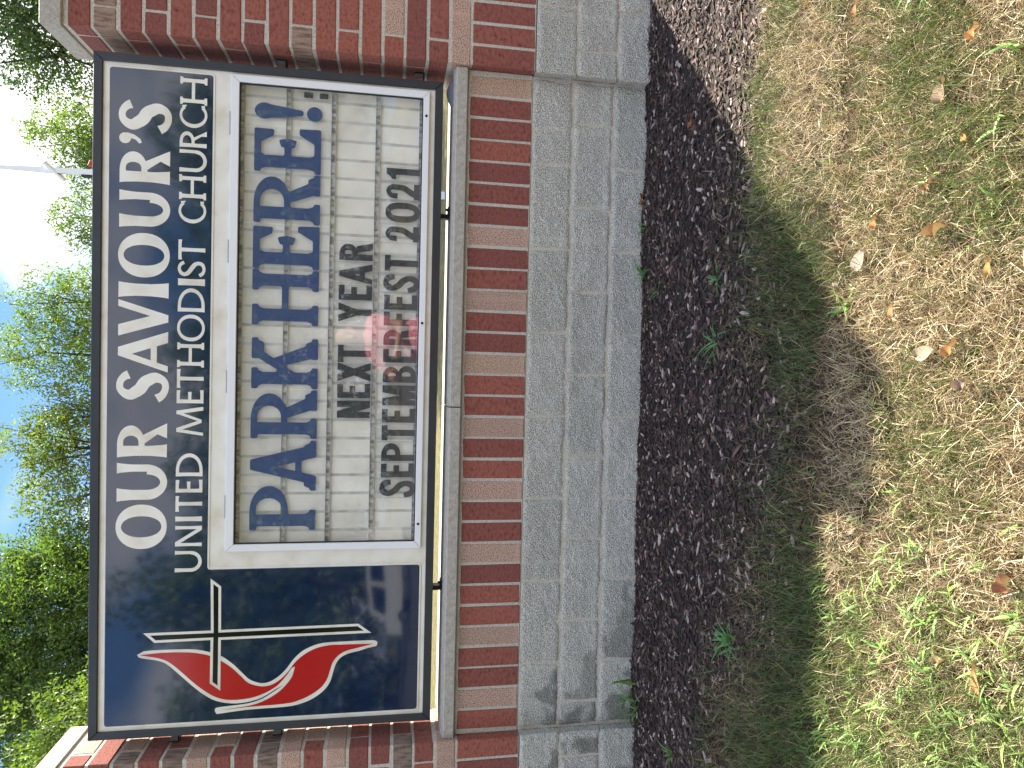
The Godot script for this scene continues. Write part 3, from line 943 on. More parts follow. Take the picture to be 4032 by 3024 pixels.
	for i in 25:
		var x := -0.172 - 0.0875 * i
		var sm := part("panel_seam", box(Vector3(0.013, wy1 - wy0, 0.0012), 0.0003), M.seam, boardp, Vector3(x, (wy0 + wy1) * 0.5, -0.0774) - off)
		sm.name = "panel_seam" if i == 0 else "panel_seam_%03d" % i
	for i in 5:
		var y := 1.948 - 0.2036 * i
		var rl := part("letter_rail", box(Vector3(wx1 - wx0 - 0.03, 0.021, 0.004), 0.001), M.rail, boardp, Vector3((wx0 + wx1) * 0.5, y, -0.0745) - off)
		for e in [-1, 1]:
			part("rail_lip", box(Vector3(wx1 - wx0 - 0.03, 0.002, 0.010), 0.0004), M.seam, rl, Vector3(0, e * 0.0105, 0.006))
	# the glazed door
	mitred("door_frame", Vector2(-2.233, 1.129), Vector2(-0.135, 1.952), [0.032, 0.032, 0.029, 0.036], -0.036, -0.013, M.door, t)
	mitred("door_gasket", Vector2(-2.228, 1.134), Vector2(-0.140, 1.947), [0.0045, 0.0045, 0.0045, 0.0045], -0.033, -0.0205, M.gasket, t)
	var pane := part("door_pane", box(Vector3(2.092, 0.817, 0.003), 0.0), M.pane, t, Vector3(-1.184, 1.5405, -0.0285))
	pane.name = "door_pane"
	for x in [[-0.264, -0.373], [-0.844, -0.947], [-1.435, -1.537], [-2.007, -2.112]]:
		part("hinge", box(Vector3(0.105, 0.006, 0.008), 0.0015), M.card_edge, t, Vector3((x[0] + x[1]) * 0.5, 1.9925, -0.027))
	for x in [-0.219, -1.192, -2.149]:
		var st2 := begin()
		add_tube(st2, [Vector3(0, 0, 0), Vector3(0, 0, 0.004)], [0.0065, 0.0055], 10)
		part("lock_screw", done(st2), M.screw, t, Vector3(x, 1.1145, -0.0135))
	# brackets from the cabinet to the piers and the sill
	for p in [Vector3(x1, 1.764, -0.12), Vector3(x1, 1.126, -0.12), Vector3(x0, 1.737, -0.12), Vector3(x0, 2.2, -0.12)]:
		var sgn := 1.0 if p.x > -1.0 else -1.0
		var st3 := begin()
		add_box(st3, Vector3(sgn * 0.032, 0, 0), Vector3(0.064, 0.006, 0.05), 0.001)
		add_box(st3, Vector3(sgn * 0.0635, 0.022, 0.0), Vector3(0.005, 0.044, 0.05), 0.001)
		part("side_bracket", done(st3), M.bracket, t, p)
	for x in [-0.666, -2.486]:
		var st4 := begin()
		add_box(st4, Vector3(0, 0.024, -0.12), Vector3(0.022, 0.048, 0.05), 0.002)
		add_box(st4, Vector3(0.018, 0.005, -0.10), Vector3(0.05, 0.009, 0.05), 0.002)
		add_tube(st4, [Vector3(0.03, 0.008, -0.088), Vector3(0.03, 0.020, -0.088)], [0.008, 0.006], 8)
		part("foot_bracket", done(st4), M.bracket, t, Vector3(x, 0.9895, 0))
	letter_cards()

func smooth_poly(a: Array) -> PackedVector2Array:
	var o := PackedVector2Array()
	var n := a.size()
	for i in n:
		var p0: Vector2 = a[(i + n - 1) % n]
		var p1: Vector2 = a[i]
		var p2: Vector2 = a[(i + 1) % n]
		var p3: Vector2 = a[(i + 2) % n]
		var t1 := (p1 - p0).normalized().dot((p2 - p1).normalized())
		var t2 := (p2 - p1).normalized().dot((p3 - p2).normalized())
		o.append(p1)
		if t1 > 0.3 and t2 > 0.3:
			for k in [0.33, 0.66]:
				o.append(p1.cubic_interpolate(p2, p0, p3, k))
	return o

func letter_cards() -> void:
	var nth := ["first", "second", "third", "fourth", "fifth", "sixth", "seventh", "eighth", "ninth", "tenth", "eleventh", "twelfth", "thirteenth"]
	var rows := [["PARK", 1.594, 0.298, "B", [-2.179, -1.971, -1.989, -1.754, -1.748, -1.523, -1.514, -1.279]], ["HERE!", 1.596, 0.297, "B", [-1.22, -0.966, -0.959, -0.759, -0.75, -0.522, -0.515, -0.311, -0.28, -0.2]],
		["NEXT", 1.351, 0.153, "G", [-1.649, -1.568, -1.555, -1.487, -1.475, -1.387, -1.386, -1.303]], ["YEAR", 1.351, 0.154, "G", [-1.195, -1.104, -1.092, -1.02, -1.017, -0.92, -0.905, -0.822]],
		["SEPTEMBERFEST", 1.137, 0.157, "G", [-2.024, -1.947, -1.933, -1.865, -1.854, -1.768, -1.755, -1.682, -1.669, -1.602, -1.587, -1.491, -1.477, -1.397, -1.382, -1.316, -1.299, -1.22, -1.206, -1.139, -1.13, -1.058, -1.042, -0.965, -0.946, -0.871]],
		["2021", 1.137, 0.157, "G", [-0.806, -0.733, -0.715, -0.621, -0.606, -0.533, -0.512, -0.461]], [":", 1.567, 0.109, "G", [-0.166, -0.141]]]
	for r in rows:
		var word: String = r[0]
		for i in word.length():
			var ch := word[i]
			var xa: float = r[4][i * 2]
			var xb: float = r[4][i * 2 + 1]
			var tall: bool = r[3] == "B" or ch == ":"
			var cy0: float = 1.548 if tall else (1.341 if r[1] > 1.3 else 1.130)
			var ch_h: float = 0.398 if r[3] == "B" else 0.198
			var label := ""
			if ch == "!":
				label = "clear card with the tall blue exclamation mark ending PARK HERE"
			elif ch == ":":
				label = "narrow clear card with two small black squares right of the exclamation mark"
			elif r[3] == "B":
				label = "tall clear card with blue slab letter %s, %s letter of %s" % [ch, nth[i], word.replace("!", "")]
			elif word == "2021":
				label = "clear card with black numeral %s, %s digit of the year after SEPTEMBERFEST" % [ch, nth[i]]
			else:
				label = "clear card with black letter %s, %s letter of %s" % [ch, nth[i], word]
			var at := Vector3((xa + xb) * 0.5, cy0, -0.060)
			var t := thing("letter_card", label, "letter card", at, "letter cards on the message board")
			var w := xb - xa + (0.0175 if r[3] == "G" else 0.006)
			if ch != ":" and ch != "!":
				part("clear_card", box(Vector3(w - 0.001, ch_h, 0.0012), 0.0), M.card, t, Vector3(0, ch_h * 0.5, 0))
			part("printed_letter", letter_mesh(ch, xb - xa, r[2], r[3]), M.card_blue if r[3] == "B" else M.card_black, t, Vector3(-(xb - xa) * 0.5, r[1] - cy0, 0.0012))
			if r[3] == "G" and ch != ":":
				for e in [-1, 1]:
					part("card_edge", box(Vector3(0.0012, ch_h, 0.0016), 0.0), M.card_edge, t, Vector3(e * (w * 0.5 - 0.0012), ch_h * 0.5, 0))

# ---------------------------------------------------------------- the ground
var ground_bumps := noise(1.6, 3, 401)
var green_noise := noise(1.5, 3, 402)
var fine_green := noise(6.0, 2, 403)

func bed_y(x: float, z: float) -> float:
	return 0.030 + 0.018 * ground_bumps.get_noise_2d(x, z) + 0.020 * clampf((x + 1.2) / 1.6, 0.0, 1.0) * clampf(1.0 - z / 0.6, 0.0, 1.0)

func grass_edge(x: float) -> float:
	var p := [[-4.2, 0.78], [-3.3, 0.80], [-2.9, 0.85], [-2.6, 0.87], [-2.3, 1.14], [-2.0, 1.13], [-1.65, 1.30], [-1.45, 1.30], [-1.25, 1.12], [-1.0, 1.08], [-0.65, 1.09], [-0.15, 1.10], [0.6, 1.06], [1.8, 0.95]]
	for i in p.size() - 1:
		if x < p[i + 1][0]:
			return lerpf(p[i][1], p[i + 1][1], clampf((x - p[i][0]) / (p[i + 1][0] - p[i][0]), 0.0, 1.0)) + 0.05 * fine_green.get_noise_2d(x, 0.0)
	return 0.95

func chip_mesh(sd: int) -> ArrayMesh:
	var r := RandomNumberGenerator.new()
	r.seed = sd
	var st := begin()
	var up := []
	var lo := []
	for i in 6:
		var u: float = [-0.5, -0.15, 0.3, 0.5, 0.2, -0.25][i]
		var v: float = [0.1, 0.5, 0.42, -0.08, -0.5, -0.45][i]
		var q := Vector3(u * r.randf_range(0.85, 1.15), 0.5 + r.randf_range(-0.25, 0.35), v * r.randf_range(0.7, 1.2))
		up.append(q)
		lo.append(Vector3(q.x * 0.95, -0.5, q.z * 0.95))
	face(st, up, Vector3.UP)
	for i in 6:
		var j := (i + 1) % 6
		face(st, [up[i], up[j], lo[j], lo[i]], Vector3(up[i].x + up[j].x, 0, up[i].z + up[j].z))
	return done(st)

# a grass blade along +y, bending towards +z; base width w, length 1
func blade_mesh(w: float, bend: float, n := 3) -> ArrayMesh:
	var st := begin()
	st.set_smooth_group(0)
	var pts := []
	for i in n + 1:
		var u := float(i) / n
		var a := bend * u
		var c := Vector3(0, sin(a) / bend if bend > 0.01 else u, (1.0 - cos(a)) / bend if bend > 0.01 else 0.0)
		var hw := w * 0.5 * (1.0 - pow(u, 2.2))
		pts.append([c + Vector3(-hw, 0, 0), c + Vector3(0, 0, -hw * 0.35), c + Vector3(hw, 0, 0)])
	for i in n:
		for k in 2:
			face(st, [pts[i][k], pts[i][k + 1], pts[i + 1][k + 1], pts[i + 1][k]], Vector3(0, 0.2, -1))
	return done(st)

func vary(c: Color, k: float) -> Color:
	var b := 1.0 + rng.randf_range(-k, k)
	return Color(c.r * b * (1.0 + rng.randf_range(-k, k) * 0.25), c.g * b, c.b * b * (1.0 + rng.randf_range(-k, k) * 0.3))

func build_ground() -> void:
	var pm := PlaneMesh.new()
	pm.size = Vector2(900, 900)
	structure("ground", pm, M.lawn, Vector3(0, 0.004, 0))
	var ap := PlaneMesh.new()
	ap.size = Vector2(160, 30)
	structure("road", ap, M.asphalt, Vector3(0, 0.012, 36))
	var th := PlaneMesh.new()
	th.size = Vector2(9.8, 8.4)
	structure("lawn_soil", th, M.thatch, Vector3(-1.6, 0.009, 2.0))
	# planting bed of bark mulch
	var st := begin()
	st.set_smooth_group(0)
	var nx := 90
	var nz := 30
	var bed := func(i: int, j: int) -> Vector3:
		var x := lerpf(-4.5, 1.5, float(i) / nx)
		var z := lerpf(-0.9, grass_edge(x) + 0.50, float(j) / nz)
		var y := bed_y(x, z)
		if j == 0 or j == nz or i == 0 or i == nx:
			y = -0.03
		return Vector3(x, y, z)
	for j in nz:
		for i in nx:
			face(st, [bed.call(i, j), bed.call(i + 1, j), bed.call(i + 1, j + 1), bed.call(i, j + 1)], Vector3.UP)
	var o := part("mulch_bed", done(st), M.soil, self)
	o.set_meta("kind", "structure")
	var tones := [Color(0.019, 0.011, 0.010), Color(0.032, 0.019, 0.017), Color(0.055, 0.034, 0.030), Color(0.11, 0.076, 0.068), Color(0.30, 0.245, 0.225)]
	var sets := [[], [], []]
	var cols := [[], [], []]
	for k in 66000:
		var x := rng.randf_range(-4.45, 1.45)
		var z := rng.randf_range(-0.85, 1.75)
		var e := grass_edge(x)
		var reach := 0.12 + 0.34 * clampf((-x - 0.7) / 0.4, 0.0, 1.0)
		if z > e + reach or (z > e and rng.randf() > 1.0 - (z - e) / reach):
			continue
		if x > -3.6 and x < 0.43 and z < 0.012 and z > -0.30:
			continue
		if z < -0.05 and x > -3.6 and x < 0.43 and rng.randf() < 0.6:
			continue
		var f := rng.randf()
		var c: Color = tones[0] if f < 0.30 else (tones[1] if f < 0.60 else (tones[2] if f < 0.80 else (tones[3] if f < 0.94 else tones[4])))
		var l := rng.randf_range(0.012, 0.034)
		if rng.randf() < 0.16:
			l *= rng.randf_range(1.3, 2.2)
		if rng.randf() < 0.03:
			l *= 2.0
		var w := minf(l * rng.randf_range(0.16, 0.5), 0.016)
		var b := Basis.from_euler(Vector3(rng.randfn(0.0, 0.28), rng.randfn(0.0, 0.75), rng.randfn(0.0, 0.28)))
		b = b * Basis.from_scale(Vector3(l, rng.randf_range(0.002, 0.0055), w))
		var s := k % 3
		sets[s].append(Transform3D(b, Vector3(x, bed_y(x, z) + rng.randf_range(0.0, 0.007), z)))
		cols[s].append(vary(c, 0.3))
	for s in 3:
		stuff("mulch" if s == 0 else "mulch_%03d" % s, chip_mesh(500 + s), M.tinted, sets[s], cols[s], self)

func build_grass() -> void:
	var kinds := [blade_mesh(0.027, 0.5), blade_mesh(0.030, 0.95), blade_mesh(0.028, 0.12, 2), blade_mesh(0.12, 0.9)]
	var sets := [[], [], [], []]
	var cols := [[], [], [], []]
	var straw := [Color(0.39, 0.31, 0.18), Color(0.56, 0.47, 0.315), Color(0.26, 0.18, 0.095), Color(0.11, 0.08, 0.05)]
	var greens := [Color(0.10, 0.155, 0.035), Color(0.15, 0.205, 0.05), Color(0.06, 0.10, 0.03)]
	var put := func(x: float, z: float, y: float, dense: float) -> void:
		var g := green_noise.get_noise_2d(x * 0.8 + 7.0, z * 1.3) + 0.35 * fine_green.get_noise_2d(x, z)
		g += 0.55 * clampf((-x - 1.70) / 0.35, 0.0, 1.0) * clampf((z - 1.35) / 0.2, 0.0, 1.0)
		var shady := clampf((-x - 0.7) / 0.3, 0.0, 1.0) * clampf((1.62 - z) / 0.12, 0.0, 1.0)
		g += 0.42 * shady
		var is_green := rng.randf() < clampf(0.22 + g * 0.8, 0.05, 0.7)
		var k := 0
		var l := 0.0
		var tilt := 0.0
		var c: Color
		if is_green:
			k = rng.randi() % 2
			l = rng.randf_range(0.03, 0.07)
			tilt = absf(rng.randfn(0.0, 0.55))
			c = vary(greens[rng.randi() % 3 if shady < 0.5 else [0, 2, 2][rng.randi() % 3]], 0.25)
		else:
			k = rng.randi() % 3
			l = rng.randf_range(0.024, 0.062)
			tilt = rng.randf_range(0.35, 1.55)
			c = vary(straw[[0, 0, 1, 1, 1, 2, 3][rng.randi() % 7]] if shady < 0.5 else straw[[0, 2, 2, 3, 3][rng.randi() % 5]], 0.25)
		var b := Basis(Vector3.UP, rng.randf() * TAU) * Basis(Vector3.RIGHT, tilt) * Basis(Vector3.UP, rng.randf() * TAU)
		b = b * Basis.from_scale(Vector3(l * rng.randf_range(0.8, 1.3), l, l))
		sets[k].append(Transform3D(b, Vector3(x, y + rng.randf_range(0.0, 0.008), z)))
		cols[k].append(c)
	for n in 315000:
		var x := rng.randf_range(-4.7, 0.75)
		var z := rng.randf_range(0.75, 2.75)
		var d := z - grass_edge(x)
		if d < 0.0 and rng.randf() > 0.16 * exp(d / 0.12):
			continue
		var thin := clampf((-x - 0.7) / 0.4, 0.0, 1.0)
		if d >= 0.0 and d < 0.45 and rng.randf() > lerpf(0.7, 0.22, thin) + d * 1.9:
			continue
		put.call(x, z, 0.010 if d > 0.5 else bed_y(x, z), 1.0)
	for n in 50000:
		var x := rng.randf_range(-6.5, 3.5)
		var z := rng.randf_range(0.8, 6.0)
		if x > -4.7 and x < 0.75 and z < 2.75:
			continue
		if z < grass_edge(x):
			continue
		put.call(x, z, 0.008, 1.0)
	for n in 90000:
		var x := rng.randf_range(-6.5, 3.3)
		var z := rng.randf_range(-2.2, 0.95)
		if x > -4.45 and x < 1.45 and z > -0.85:
			continue
		put.call(x, z, 0.008, 1.0)
	# broad-bladed grass in clumps, thickest at the left
	for n in 1150:
		var x := rng.randf_range(-3.1, -0.2)
		var z := rng.randf_range(1.15, 2.6)
		var w := clampf((-x - 1.55) / 0.45, 0.0, 1.0) * clampf((z - 1.38) / 0.12, 0.0, 1.0)
		if rng.randf() > maxf(w, 0.02 + 0.1 * green_noise.get_noise_2d(x, z)):
			continue
		var m := rng.randi_range(3, 7)
		for i in m:
			var l := rng.randf_range(0.022, 0.058)
			var b := Basis(Vector3.UP, rng.randf() * TAU) * Basis(Vector3.RIGHT, rng.randf_range(0.25, 1.2))
			b = b * Basis.from_scale(Vector3(l * rng.randf_range(0.8, 1.4), l, l))
			sets[3].append(Transform3D(b, Vector3(x + rng.randf_range(-0.02, 0.02), rng.randf_range(0.012, 0.03), z + rng.randf_range(-0.02, 0.02))))
			cols[3].append(vary([Color(0.145, 0.26, 0.05), Color(0.20, 0.34, 0.07), Color(0.10, 0.19, 0.045)][rng.randi() % 3], 0.2))
	for k in 4:
		stuff(["grass", "grass_001", "grass_002", "crabgrass"][k], kinds[k], M.blade, sets[k], cols[k], self)

# a weed: blades rising from one foot
func weed(at: Vector3, n: int, l: float, w: float, spread: float, label: String, tone: Color) -> void:
	var t := thing("weed", label, "weed", at, "weeds growing in the mulch")
	var st := begin()
	for i in n:
		var a := TAU * i / n + rng.randf_range(-0.4, 0.4)
		var len := l * rng.randf_range(0.6, 1.15)
		var tilt := rng.randf_range(0.25, 1.0) * spread
		var b := Basis(Vector3.UP, a) * Basis(Vector3.RIGHT, tilt)
		var foot := Vector3(rng.randf_range(-1, 1), 0, rng.randf_range(-1, 1)) * l * 0.22
		st.append_from(blade_mesh(w / len, rng.randf_range(0.5, 1.4), 4), 0, Transform3D(b * Basis.from_scale(Vector3.ONE * len), foot))
	var m := mat(tone.linear_to_srgb(), 0.5)
	m.backlight_enabled = true
	m.backlight = Color(0.5, 0.6, 0.3)
	part("blades", st.commit(), m, t)

func leaf_mesh(l: float, w: float, curl: float, lobes: int) -> ArrayMesh:
	var st := begin()
	st.set_smooth_group(0)
	var n := 10
	var rows := []
	for i in n + 1:
		var u := float(i) / n
		var hw := w * 0.5 * pow(sin(PI * pow(u, 0.8)), 0.75)
		if lobes > 0:
			hw *= 0.78 + 0.30 * absf(sin(u * PI * lobes))
		var r := []
		for k in 5:
			var v := (k - 2) * 0.5
			r.append(Vector3(v * hw, 0.003 + curl * w * (v * v * 0.8 + 0.35 * sin(u * 4.0 + v * 2.0)), (u - 0.5) * l))
		rows.append(r)
	for i in n:
		for k in 4:
			face(st, [rows[i][k], rows[i][k + 1], rows[i + 1][k + 1], rows[i + 1][k]], Vector3.UP)
	add_tube(st, [Vector3(0, 0.003, -l * 0.5), Vector3(0.002, 0.005, -l * 0.72)], [0.0013, 0.0009], 5)
	return done(st)

func build_litter() -> void:
	var leaves := [
		[-0.39, 1.62, 0.075, 0.022, 0.6, 0, Color(0.33, 0.15, 0.05), "long narrow rusty-brown curled leaf at the right end of the dry lawn", 1.5],
		[-0.27, 1.38, 0.05, 0.03, 0.5, 0, Color(0.20, 0.11, 0.06), "dark brown curled leaf at the right edge by the mulch", 0.3],
		[-0.73, 1.94, 0.08, 0.05, 0.3, 0, Color(0.25, 0.175, 0.11), "dull tan leaf lying half sunk in dry grass, right part of the lawn", 1.2],
		[-0.64, 2.03, 0.045, 0.03, 0.6, 2, Color(0.55, 0.27, 0.08), "small bright orange curled leaf beside the dull tan leaf", 0.9],
		[-0.86, 2.01, 0.038, 0.02, 0.5, 0, Color(0.50, 0.25, 0.08), "tiny orange leaf standing on edge in the dry grass", 2.2],
		[-1.05, 1.95, 0.062, 0.042, 0.7, 3, Color(0.42, 0.20, 0.06), "large orange-brown crumpled oak leaf in the dry lawn", 0.4],
		[-0.94, 1.91, 0.04, 0.024, 0.5, 0, Color(0.24, 0.10, 0.04), "small dark red-brown leaf above the orange oak leaf", 0.7],
		[-0.99, 1.73, 0.042, 0.028, 0.5, 2, Color(0.48, 0.20, 0.06), "small orange leaf with a raised tip near the pale gray leaf", 1.4],
		[-1.08, 1.67, 0.088, 0.062, 0.12, 0, Color(0.27, 0.225, 0.18), "broad pale gray-tan leaf lying flat at the shadow edge", 0.9],
		[-0.34, 0.55, 0.07, 0.035, 0.5, 2, Color(0.28, 0.10, 0.035), "rust-orange leaf lying on shaded mulch near the right pier", 1.6],
		[-0.55, 0.025, 0.07, 0.03, 0.6, 0, Color(0.26, 0.10, 0.03), "rust-brown leaf pressed against the foot of the block wall", 1.5],
		[-1.22, 1.80, 0.055, 0.022, 0.3, 0, Color(0.36, 0.17, 0.06), "plain brown rectangular leaf bit near the middle of the lawn", 1.5],
		[-1.33, 1.92, 0.095, 0.045, 0.2, 0, Color(0.33, 0.265, 0.19), "longest pale tan leaf, lying sideways in the middle of the lawn", 0.2],
		[-1.32, 2.00, 0.06, 0.03, 0.6, 2, Color(0.40, 0.19, 0.05), "orange-brown leaf touching the tip of the long pale leaf", 1.0],
		[-1.40, 2.04, 0.05, 0.036, 0.6, 2, Color(0.27, 0.18, 0.15), "pinkish dry crumpled leaf at the near edge of the lawn", 0.6],
		[-1.15, 2.09, 0.052, 0.022, 0.4, 0, Color(0.42, 0.25, 0.07), "yellow-orange narrow leaf at the near edge, right of the pinkish leaf", 1.3],
		[-1.79, 2.17, 0.06, 0.04, 0.7, 3, Color(0.30, 0.10, 0.05), "red-brown curled leaf with pale underside at the near edge", 1.2],
		[-2.02, 2.10, 0.11, 0.032, 0.3, 0, Color(0.46, 0.28, 0.10), "long golden-brown leaf among green crabgrass", 1.45],
		[-2.02, 2.00, 0.05, 0.03, 0.5, 0, Color(0.45, 0.31, 0.16), "small tan leaf just behind the long golden-brown leaf", 0.5],
		[-1.84, 1.44, 0.07, 0.045, 0.3, 0, Color(0.26, 0.19, 0.12), "dull olive-tan leaf in shadow at the edge of the grass", 0.8]]
	for d in leaves:
		var z: float = d[1]
		var y := bed_y(d[0], z) + 0.006 if z < 1.0 else 0.034
		single("fallen_leaf", leaf_mesh(d[2] * 0.78, d[3] * 0.78, d[4] * 1.3, d[5]), leaf_mat(d[6]), d[7], "leaf", Vector3(d[0], y, z), "fallen leaves on the ground", Basis(Vector3.UP, d[8]) * Basis(Vector3.RIGHT, rng.randf_range(-0.2, 0.2)))
	weed(Vector3(-0.70, 0.045, 0.045), 7, 0.075, 0.008, 1.0, "small green weed sprouting at the foot of the wall, right part", Color(0.055, 0.15, 0.035))
	weed(Vector3(-0.92, 0.04, 0.05), 11, 0.095, 0.010, 1.1, "leafy green weed against the wall left of the smallest sprout", Color(0.045, 0.14, 0.035))
	weed(Vector3(-1.02, 0.03, 0.21), 9, 0.07, 0.007, 1.3, "spiky green weed in open mulch in front of the wall weeds", Color(0.06, 0.15, 0.05))
	weed(Vector3(-2.98, 0.03, 0.06), 9, 0.27, 0.012, 0.75, "tall grassy weed leaning on the blocks by the left pier", Color(0.05, 0.13, 0.03))
	weed(Vector3(-3.06, 0.03, 0.10), 12, 0.13, 0.010, 1.2, "bushy green weed at the corner of the wall and left pier", Color(0.045, 0.14, 0.03))
	weed(Vector3(-3.05, 0.03, 0.52), 10, 0.09, 0.010, 1.2, "low green weed in the mulch in front of the left pier", Color(0.05, 0.14, 0.035))
	weed(Vector3(-2.36, 0.03, 1.02), 22, 0.12, 0.011, 1.35, "wide dark green crabgrass clump in shaded mulch, left part", Color(0.05, 0.16, 0.045))
	weed(Vector3(-1.28, 0.03, 0.84), 18, 0.11, 0.009, 1.35, "sprawling green weed patch in shaded mulch at the middle", Color(0.05, 0.15, 0.045))
	weed(Vector3(-1.02, 0.03, 0.83), 10, 0.08, 0.008, 1.3, "small green weed right of the sprawling middle patch", Color(0.05, 0.15, 0.045))
	weed(Vector3(-1.19, 0.015, 1.60), 12, 0.065, 0.009, 1.2, "bright green leafy weed at the shadow edge of the lawn", Color(0.16, 0.30, 0.08))
	weed(Vector3(-0.44, 0.015, 1.84), 18, 0.085, 0.013, 1.35, "broad green rosette weed at the right side of the lawn", Color(0.13, 0.26, 0.08))

var leaf_mats := {}
func leaf_mat(c: Color) -> Material:
	if not leaf_mats.has(c):
		var m := mat((c * 0.62).linear_to_srgb(), 0.8)
		m.backlight_enabled = true
		m.backlight = Color(0.4, 0.35, 0.25)
		leaf_mats[c] = m
	return leaf_mats[c]

# ---------------------------------------------------------------- trees
func spray_mesh(n: int, l: float, w: float, reach: float, sd: int) -> ArrayMesh:
	var r := RandomNumberGenerator.new()
	r.seed = sd
	var st := begin()
	for i in n:
		var c := Vector3(r.randf_range(-1, 1), r.randf_range(-0.7, 0.7), r.randf_range(-1, 1)) * reach
		var b := Basis.from_euler(Vector3(r.randfn(0.4, 0.6), r.randf() * TAU, r.randfn(0.0, 0.5)))
		var s := r.randf_range(0.7, 1.25)
		var tip := b * Vector3(0, -0.12 * l, l * 0.5) * s
		var tail := b * Vector3(0, -0.05 * l, -l * 0.5) * s
		var e1 := b * Vector3(w * 0.5, 0, 0) * s
		var e2 := b * Vector3(-w * 0.5, 0, 0) * s
		tri(st, c + tail, c + e1, c + tip, b * Vector3.UP)
		tri(st, c + tail, c + tip, c + e2, b * Vector3.UP)
	return done(st)

# lumps: [centre, radii] of the leafy masses; leaves sit in twig-sized clumps through each mass, thicker towards its skin
func tree(called: String, label: String, group: String, foot: Vector3, lumps: Array, per: float, tones: Array, spray: Array, trunk_r := 0.28, fork := 0.45) -> void:
	var t := thing(called, label, "tree", foot, group)
	var st := begin()
	var top: Vector3 = lumps[0][0]
	for q in lumps:
		if q[0].y > top.y:
			top = q[0]
	var lowest := 1e9
	for q in lumps:
		lowest = minf(lowest, q[0].y)
	var fk := Vector3(foot.x + rng.randf_range(-0.2, 0.2), maxf(lowest * fork, 1.8), foot.z)
	add_tube(st, [Vector3(0, -0.1, 0), Vector3(0, 0.5, 0), fk - foot], [trunk_r * 1.5, trunk_r * 1.05, trunk_r * 0.85], 9)
	for q in lumps:
		var c: Vector3 = q[0] - foot
		var a := fk - foot
		var bow := Vector3(rng.randf_range(-0.5, 0.5), 0.6, rng.randf_range(-0.5, 0.5))
		add_tube(st, [a, a.lerp(c, 0.4) + bow, a.lerp(c, 0.75) + bow * 0.6, c], [trunk_r * 0.6, trunk_r * 0.42, trunk_r * 0.28, trunk_r * 0.16], 6)
		for k in 7:
			var d := Vector3(rng.randfn(), rng.randfn() + 0.4, rng.randfn()).normalized() * (q[1] as Vector3) * rng.randf_range(0.75, 1.02)
			var s := c.lerp(a, rng.randf_range(0.0, 0.3))
			add_tube(st, [s, s.lerp(c + d, 0.5) + Vector3(0, rng.randf_range(-0.2, 0.3), 0), c + d], [trunk_r * 0.17, trunk_r * 0.10, 0.012], 4)
	part("trunk", done(st), M.bark, t)
	var xf := []
	var cols := []
	var clump := noise(0.35, 2, 600 + called.hash() % 97 + int(absf(foot.x) * 10.0))
	for q in lumps:
		var rad: Vector3 = q[1]
		var n := int(per * rad.x * rad.y * rad.z * 4.19)
		for i in n:
			var d := Vector3(rng.randfn(), rng.randfn(), rng.randfn()).normalized()
			var r := pow(rng.randf(), 0.42)
			var p: Vector3 = q[0] + d * rad * r * (1.0 + 0.22 * clump.get_noise_3d(d.x * 4.0 + q[0].x, d.y * 4.0, d.z * 4.0))
			if clump.get_noise_3d(p.x * 1.6, p.y * 2.2, p.z * 1.6) < -0.12 and rng.randf() < 0.85:
				continue
			var tone: Color = tones[rng.randi() % tones.size()]
			var b := Basis.from_euler(Vector3(rng.randfn(0.0, 0.3), rng.randf() * TAU, rng.randfn(0.0, 0.3))) * Basis.from_scale(Vector3.ONE * rng.randf_range(0.75, 1.3))
			xf.append(Transform3D(b, p - foot))
			cols.append(vary(tone, 0.22))
	var o := stuff("crown", spray_mesh(spray[0], spray[1], spray[2], spray[3], 77 + int(absf(foot.x))), M.leaf, xf, cols, t)
	o.name = "crown"

